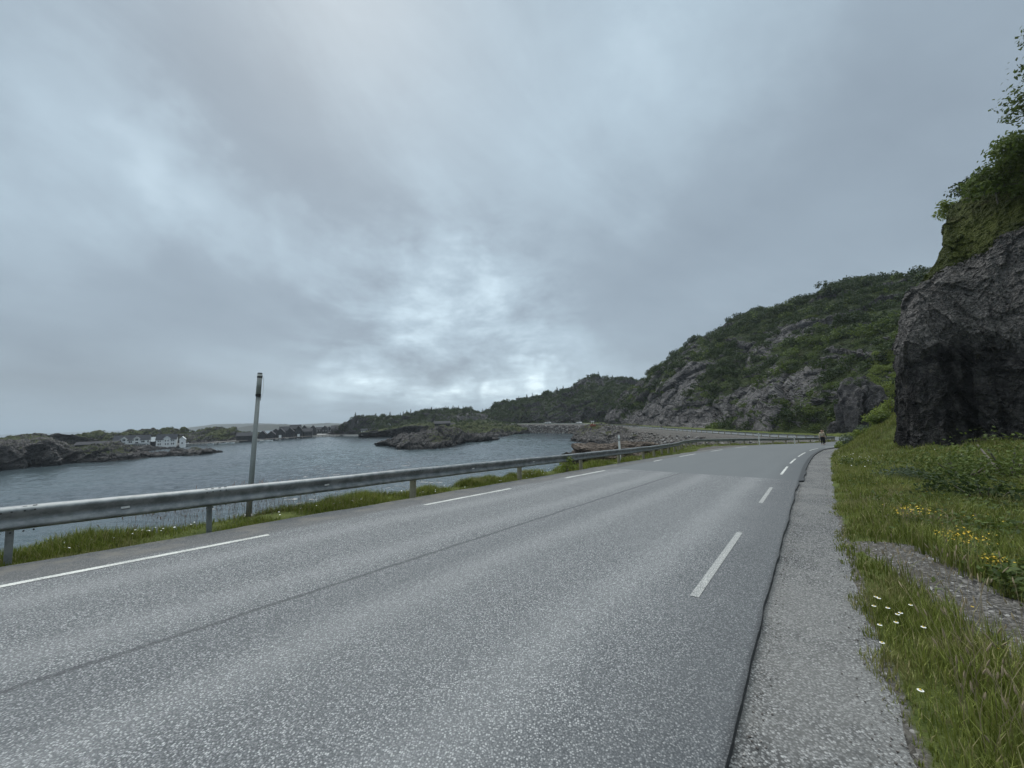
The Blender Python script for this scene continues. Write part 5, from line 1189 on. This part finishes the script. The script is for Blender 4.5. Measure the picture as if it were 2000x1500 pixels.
for u, v, D, h, lab in ((797, 838, 300, 10, 'wooden utility pole on the low wooded hill'), (851, 832, 290, 9, 'wooden utility pole above the broad-roofed cabin'), (960, 824, 300, 9.5, 'wooden utility pole at the left end of the causeway'), (1011, 826, 290, 10, 'wooden utility pole behind the middle of the causeway'), (1111, 826, 285, 7, 'wooden utility pole at the foot of the peaked hill')):
    p = P(u, v, D); e = empty('utility_pole', p); tag(e, lab, 'pole', 'utility poles across the bay'); mb = MB(); mb.tube([(0, 0, -1), (0, 0, h)], [.14, .10], 8); mb.build('pole_shaft', PILE, e); mb = MB(); mb.box(-.9, .9, -.06, .06, h - .8, h - .65); mb.build('crossarm', PILE, e)

# ---------------------------------------------------------------- grass
def blades(name, x, y, h, wd, m, label, lean=.5, seed=0, zoff=0.0):
    g = np.random.default_rng(seed); n = len(x); z = ground_z(x, y) + zoff - .015; a = g.random(n) * 6.283; b = a + 1.57 + g.normal(size=n) * .4
    dx, dy = np.cos(a), np.sin(a); lx, ly = np.cos(b), np.sin(b); L = lean * h * (.15 + g.random(n)); w2 = wd * (.6 + .8 * g.random(n)) / 2
    B = np.stack([x, y, z], 1); D = np.stack([dx, dy, dx * 0], 1) * w2[:, None]; Ld = np.stack([lx, ly, lx * 0], 1)
    m1 = B + Ld * (L * .28)[:, None] + np.array([0, 0, 1]) * (h * .55)[:, None]; tp = B + Ld * L[:, None] + np.array([0, 0, 1]) * (h * (1 - .25 * L / h))[:, None]
    V = np.stack([B - D, B + D, m1 + D * .8, m1 - D * .8, tp], 1).reshape(-1, 3); i = np.arange(n)[:, None] * 5
    o = mesh_np(name, V, [i + np.array([[0, 1, 2, 3]]), i + np.array([[3, 2, 4]])], m); tag(o, label, kind='stuff'); return o
GR = m_grass('verge_grass', (.095, .125, .022), (.275, .305, .075), (.36, .31, .16)); GR2 = m_grass('bank_grass', (.095, .135, .020), (.26, .29, .055), (.33, .29, .15))
g = np.random.default_rng(44)
def pts_sw(n, s0, s1, w0f, w1f, power=1.0):
    s = s0 + (s1 - s0) * g.random(n) ** power; a, b = w0f(s), w1f(s); w = a + (b - a) * g.random(n); x, y = road_xy(s, w); return x, y, s, w
def clump(x, y, f=1.6, seed=5): return fbm(np.stack([x * f, y * f, x * 0], 1), 3, seed)
# right verge
S0 = s_y(-.5)
def verge(n, s0, s1, w0, w1, hh, wd, seed, label):
    x, y, s, w = pts_sw(n, s0, s1, lambda s: s * 0 + w0, lambda s: s * 0 + w1); c = clump(x, y); edge = 4.06 + .30 * clump(x, y, 1.4, 8) + .12 * clump(x, y, 6, 18) + .1 * (s > s_y(9)) + np.interp(s, [s_y(9), s_y(20), s_y(45)], [0, .30, .40])
    keep = (w > edge) & (path_at(x, y) < .45 + .25 * g.random(n)) & (g.random(n) < .35 + 1.3 * (c + .45)); x, y, w, c = x[keep], y[keep], w[keep], c[keep]
    h = hh * (.45 + .65 * g.random(len(x))) * (1 + .9 * c) * (.35 + .65 * sstep(w, 4.1, 4.9)); return blades('grass', x, y, np.maximum(h, .03), wd, GR, label, seed=seed)
verge(150000, S0, s_y(7), 4.0, 9.0, .26, .0065, 1, 'tall green grass on the right verge in the foreground')
verge(130000, s_y(7), s_y(18), 4.0, 13, .28, .011, 2, 'green grass of the right verge in front of the cliff')
verge(120000, s_y(18), s_y(50), 4.0, 15, .32, .020, 3, 'grass on the right verge beside the walkers')
# left bank
def bank(n, s0, s1, hh, wd, seed, label, ex=.9):
    x, y, s, w = pts_sw(n, s0, s1, lambda s: s * 0 - 3.82, lambda s: -(shelf(s) + ex)); c = clump(x, y, 1.3, 15); edge = -3.9 - .10 * clump(x, y, 1.0, 9)
    keep = (w < edge) & (bare_at(x, y) < .5) & (g.random(n) < .5 + c); x, y, w, c, s = x[keep], y[keep], w[keep], c[keep], s[keep]
    h = hh * (.4 + .6 * g.random(len(x))) * (1 + c) * (.35 + .9 * sstep(-w - shelf(s), -1.1, -.2)); return blades('grass', x, y, np.maximum(h, .025), wd, GR2, label, seed=seed)
bank(130000, s_y(-1), s_y(12), .17, .009, 4, 'mown and long grass along the foot of the near guardrail')
bank(80000, s_y(12), s_y(56), .20, .018, 5, 'grass strip under the guardrail through the bend', 1.4)
# loose stones along the joint and the soft outer edge of the shoulder
g = np.random.default_rng(91); nS = 5200; s_ = s_y(-.5) + (s_y(24) - s_y(-.5)) * g.random(nS) ** 1.5; jn = g.random(nS) < .35
w_ = np.where(jn, 3.46 + np.abs(g.normal(size=nS)) * .05, 4.12 + g.normal(size=nS) * .11); x, y = road_xy(s_, w_); z = road_z(s_, x, y) - np.where(jn, .050, .046) + .002
merge_inst('loose_gravel', STONES, np.stack([x, y, z], 1), .004 + .013 * g.random(nS) ** 3, MST, 'loose grit and small stones along both edges of the grey shoulder')
# tall seeding stalks behind the rail and in the verge
def stalks(n, pts, hh, m, label, seed, head=True, spread=.5):
    g2 = np.random.default_rng(seed); k = g2.integers(0, len(pts), n); x = np.array([p.x for p in pts])[k] + g2.normal(size=n) * spread; y = np.array([p.y for p in pts])[k] + g2.normal(size=n) * spread; s, w = near_sw(x, y); ok = (w > 4.4) | (w < -4.3)
    x, y = x[ok], y[ok]; z = ground_z(x, y); mb = MB()
    for a, b, c in zip(x, y, z):
        h = hh * g2.uniform(.6, 1.15); lx, ly = g2.normal(size=2) * .16 * h; p0 = (a, b, c); p1 = (a + lx * .5, b + ly * .5, c + h * .6); p2_ = (a + lx * 1.3, b + ly * 1.3, c + h)
        mb.tube([p0, p1, p2_], [.0015, .0012, .0009], 3, cap=False)
        if head:
            q = [(a + lx * (1.3 + .1 * t), b + ly * (1.3 + .1 * t), c + h * (.86 + .05 * t)) for t in range(4)]; mb.tube(q, [.0015, .0050, .0042, .001], 5)
    o = mb.build('grass_stalks', m, None); tag(o, label, kind='stuff')
STRAW = simple('straw_seed_heads', (.30, .24, .15), .9, var=.4, scale=3); REDS = simple('reddish_seed_heads', (.20, .13, .10), .9, var=.4, scale=3)
bp = []
for s_ in np.arange(s_of(300, 1045), s_of(640, 985), .25): x, y = road_xy(s_, -(shelf(s_) + .15)); bp.append(Vector((float(x), float(y), 0)))
stalks(300, bp, .60, REDS, 'thin reddish seeding grass stalks behind the guardrail around the pole', 3, spread=.22)
bp = []
for s_ in np.arange(s_y(4), s_y(30), .3): x, y = road_xy(s_, -(shelf(s_) + .1)); bp.append(Vector((float(x), float(y), 0)))
stalks(260, bp, .32, STRAW, 'short seeding stalks along the bank edge under the guardrail', 4, spread=.2)
stalks(300, [on_plane(u, v) for u, v in ((1850, 1300), (1950, 1400), (1800, 1150), (1900, 1250), (1700, 1000), (1800, 1050), (1900, 1450))], .36, STRAW, 'pale grass seed heads standing in the right verge', 5, spread=.35)
# broad leaves low in the verge
def leaves_on(n, centers, spread, size, m, label, name='ground_leaves', seed=0, hmax=.18):
    g2 = np.random.default_rng(seed); k = g2.integers(0, len(centers), n); C = np.array([[c.x, c.y] for c in centers])[k] + g2.normal(size=(n, 2)) * np.array(spread)[k][:, None]
    s, w = near_sw(C[:, 0], C[:, 1]); ok = (w > 4.6) & (bare_at(C[:, 0], C[:, 1]) < .4); C = C[ok]; n = len(C); z = ground_z(C[:, 0], C[:, 1]) + g2.random(n) * hmax
    pos = np.stack([C[:, 0], C[:, 1], z], 1); nr = g2.normal(size=(n, 3)) * .5 + [0, 0, 1]; nr /= np.linalg.norm(nr, axis=1)[:, None]; t = np.cross(nr, g2.normal(size=(n, 3))); t /= np.linalg.norm(t, axis=1)[:, None]; b = np.cross(nr, t); sz = size * (.5 + g2.random(n))[:, None]
    V = np.stack([pos - t * sz, pos + b * sz * .55, pos + t * sz, pos - b * sz * .55], 1).reshape(-1, 3); o = mesh_np(name, V, np.arange(n * 4).reshape(-1, 4), m); tag(o, label, kind='stuff')
leaves_on(9000, [on_plane(u, v) for u, v in ((1950, 1010), (1880, 1000), (1980, 1060), (1960, 1150), (1900, 960), (1800, 960), (1990, 1200))], [.7, .8, .6, .35, 1.2, 1.2, .3], .035, LEAFM, 'low leafy herbs in the verge in front of the cliff', seed=6, hmax=.25)
leaves_on(2600, [on_plane(u, v) for u, v in ((1895, 1090), (1905, 1100), (1770, 1030), (1790, 1025), (1945, 1140), (1975, 1150))], [.10, .12, .12, .14, .08, .07], .022, LEAFM, 'leaves of the yellow flower clumps in the verge', seed=7, hmax=.16)
YEL = simple('yellow_petals', (.62, .42, .02), .6, var=.2); WPET = simple('white_petals', (.75, .75, .72), .6, var=.05)
def blossoms(name, n, centers, spread, size, m, label, seed, h0, h1, left=False):
    g2 = np.random.default_rng(seed); k = g2.integers(0, len(centers), n); C = np.array([[c.x, c.y] for c in centers])[k] + g2.normal(size=(n, 2)) * np.array(spread)[k][:, None]; z = ground_z(C[:, 0], C[:, 1]) + h0 + (h1 - h0) * g2.random(n); ok_ = near_sw(C[:, 0], C[:, 1])[1]; ok_ = (ok_ > 4.7) | (ok_ < -4.0); C, z = C[ok_], z[ok_]; V = []; Fc = []; q = 0
    for (a, b), c in zip(C, z):
        tx, ty = g2.normal(size=2) * .3; sz = size * g2.uniform(.7, 1.2)
        for j in range(6): an = j * 1.0472; V.append((a + math.cos(an) * sz, b + math.sin(an) * sz, c + (math.cos(an) * tx + math.sin(an) * ty) * sz + .2 * sz))
        V.append((a, b, c)); Fc += [(q + j, q + (j + 1) % 6, q + 6) for j in range(6)]; q += 7
    o = mesh_np(name, V, np.array(Fc), m); tag(o, label, kind='stuff')
blossoms('yellow_wildflowers', 420, [on_plane(u, v) for u, v in ((1885, 1085), (1900, 1095), (1775, 1028), (1790, 1022), (1948, 1138), (1965, 1145))], [.12, .13, .13, .15, .06, .09], .010, YEL, 'dense yellow wildflower clumps in the right verge beside the gravel patch', 8, .14, .24)
blossoms('yellow_wildflowers', 150, [on_plane(u, v) for u, v in ((1700, 960), (1820, 990), (1900, 1020), (1990, 990), (1880, 1040), (1950, 1330), (1700, 930))], [1.2, 1.3, 1.0, 1.0, .5, .5, 2], .009, YEL, 'scattered small yellow flowers in the verge below the cliff', 9, .14, .28)
bp = []
for s_ in np.arange(s_y(2), s_y(14), .2): x, y = road_xy(s_, -(shelf(s_) - .45)); bp.append(Vector((float(x), float(y), 0)))
blossoms('white_clover', 130, bp, [.22] * len(bp), .014, WPET, 'tiny white clover heads in the grass under the guardrail', 10, .05, .16)
blossoms('white_clover', 170, [on_plane(u, v) for u, v in ((1620, 900), (1640, 905), (1680, 900), (1600, 920))], [1.5, 1.5, 2, 1.0], .02, WPET, 'tiny white flowers in the verge grass beyond the foreground', 11, .15, .3)
def daisy(u, v, label, h=.22):
    p = on_plane(u, v); 
    for _ in range(3): p.z = float(ground_z(p.x, p.y)[0])
    e = empty('daisy', p); tag(e, label, 'daisy', 'white daisies in the verge'); mb = MB(); mb.tube([(0, 0, 0), (.01, 0, h * .6), (0, .01, h)], [.0016, .0014, .0012], 4); mb.build('stem', LEAFM, e)
    mb = MB(); r_ = .014
    for k in range(14):
        a = k * math.pi / 7; c, s = math.cos(a), math.sin(a); mb.add([(c * .005, .01 + s * .005, h), (c * r_ - s * .0035, .01 + s * r_ + c * .0035, h - .002), (c * r_ * 1.1, .01 + s * r_ * 1.1, h - .003), (c * r_ + s * .0035, .01 + s * r_ - c * .0035, h - .002)], [(0, 1, 2, 3)])
    mb.build('petals', WPET, e); mb = MB(); mb.tube([(0, .01, h - .002), (0, .01, h + .004)], [.007, .004], 8); mb.build('disc', YEL, e)
for k, (u, v) in enumerate(((1716, 1168), (1712, 1183), (1722, 1172), (1740, 1190), (1759, 1202), (1765, 1200), (1785, 1187), (1724, 1220), (1757, 1221), (1729, 1256), (1812, 1238), (1808, 1362))):
    hh_ = .16; p = on_plane(u, v); daisy(u + 0, v + 751 * hh_ / max(p.y, 1) * .9, 'white daisy, number of its row aside, %s' % ['at the left end of the upper pair by the shoulder', 'lower left of the upper cluster beside the gravel patch', 'in the upper cluster nearest the gravel patch', 'in the middle of the verge cluster', 'left flower of the close pair in the verge cluster', 'right flower of the close pair in the verge cluster', 'at the right end of the verge cluster', 'below the verge cluster on its left', 'below the verge cluster on its right', 'standing alone below the cluster near the shoulder', 'large and tilted at the edge of the gravel patch', 'lowest of all in the tall foreground grass'][k], hh_)
for o in list(COL.objects):
    if o.name.startswith('daisy') and o.get('label'): o['label'] = o['label'].replace(', number of its row aside,', '')

# bushes in the verge and at the rail
for k, (u, v, w_, h_, m, lab, n) in enumerate([(1880, 935, 3.0, 1.0, LEAFM, 'dark green willow thicket at the cliff foot, the left of the two', 2600), (1975, 945, 3.2, 1.35, LEAFM, 'larger dark green willow thicket at the cliff foot by the right edge of the picture', 3200),
                                         (1930, 985, 1.8, .55, LEAFD, 'low dark plants in front of the willow thickets', 1200), (1780, 935, 1.2, .45, LEAFG, 'low grey green plant clump in the verge left of the thickets', 700), (1700, 905, 1.6, .5, LEAFM, 'low leafy clump in the verge before the left cliff corner', 800)]):
    p = on_plane(u, v + 12); p.z = float(ground_z(p.x, p.y)[0]) - .05; foliage('willow_bush', p, w_, h_, n, .05, m, 400 + k, lab, zs=.9)
p = on_plane(1107, 918); x, y = p.x, p.y; p.z = float(ground_z(x, y)[0]); foliage('willow_sapling', p, .75, .75, 230, .055, LEAFB, 420, 'small bright green sapling under the guardrail, left of its third wooden post', lobes=6)

# ---------------------------------------------------------------- air
def haze():
    mb = MB(); mb.box(-2600, 2600, -60, 4200, -3.5, 130); m = bpy.data.materials.new('haze_air'); m.use_nodes = True; t = m.node_tree; t.nodes.clear(); o_ = t.nodes.new('ShaderNodeOutputMaterial'); v = t.nodes.new('ShaderNodeVolumePrincipled')
    v.inputs['Color'].default_value = (.80, .88, .95, 1); v.inputs['Density'].default_value = HAZE; v.inputs['Anisotropy'].default_value = .2; t.links.new(v.outputs[0], o_.inputs['Volume']); o = mb.build('haze', m); tag(o, kind='stuff', label='pale damp air over the sea fading the far islands')
HAZE = .00019
haze()
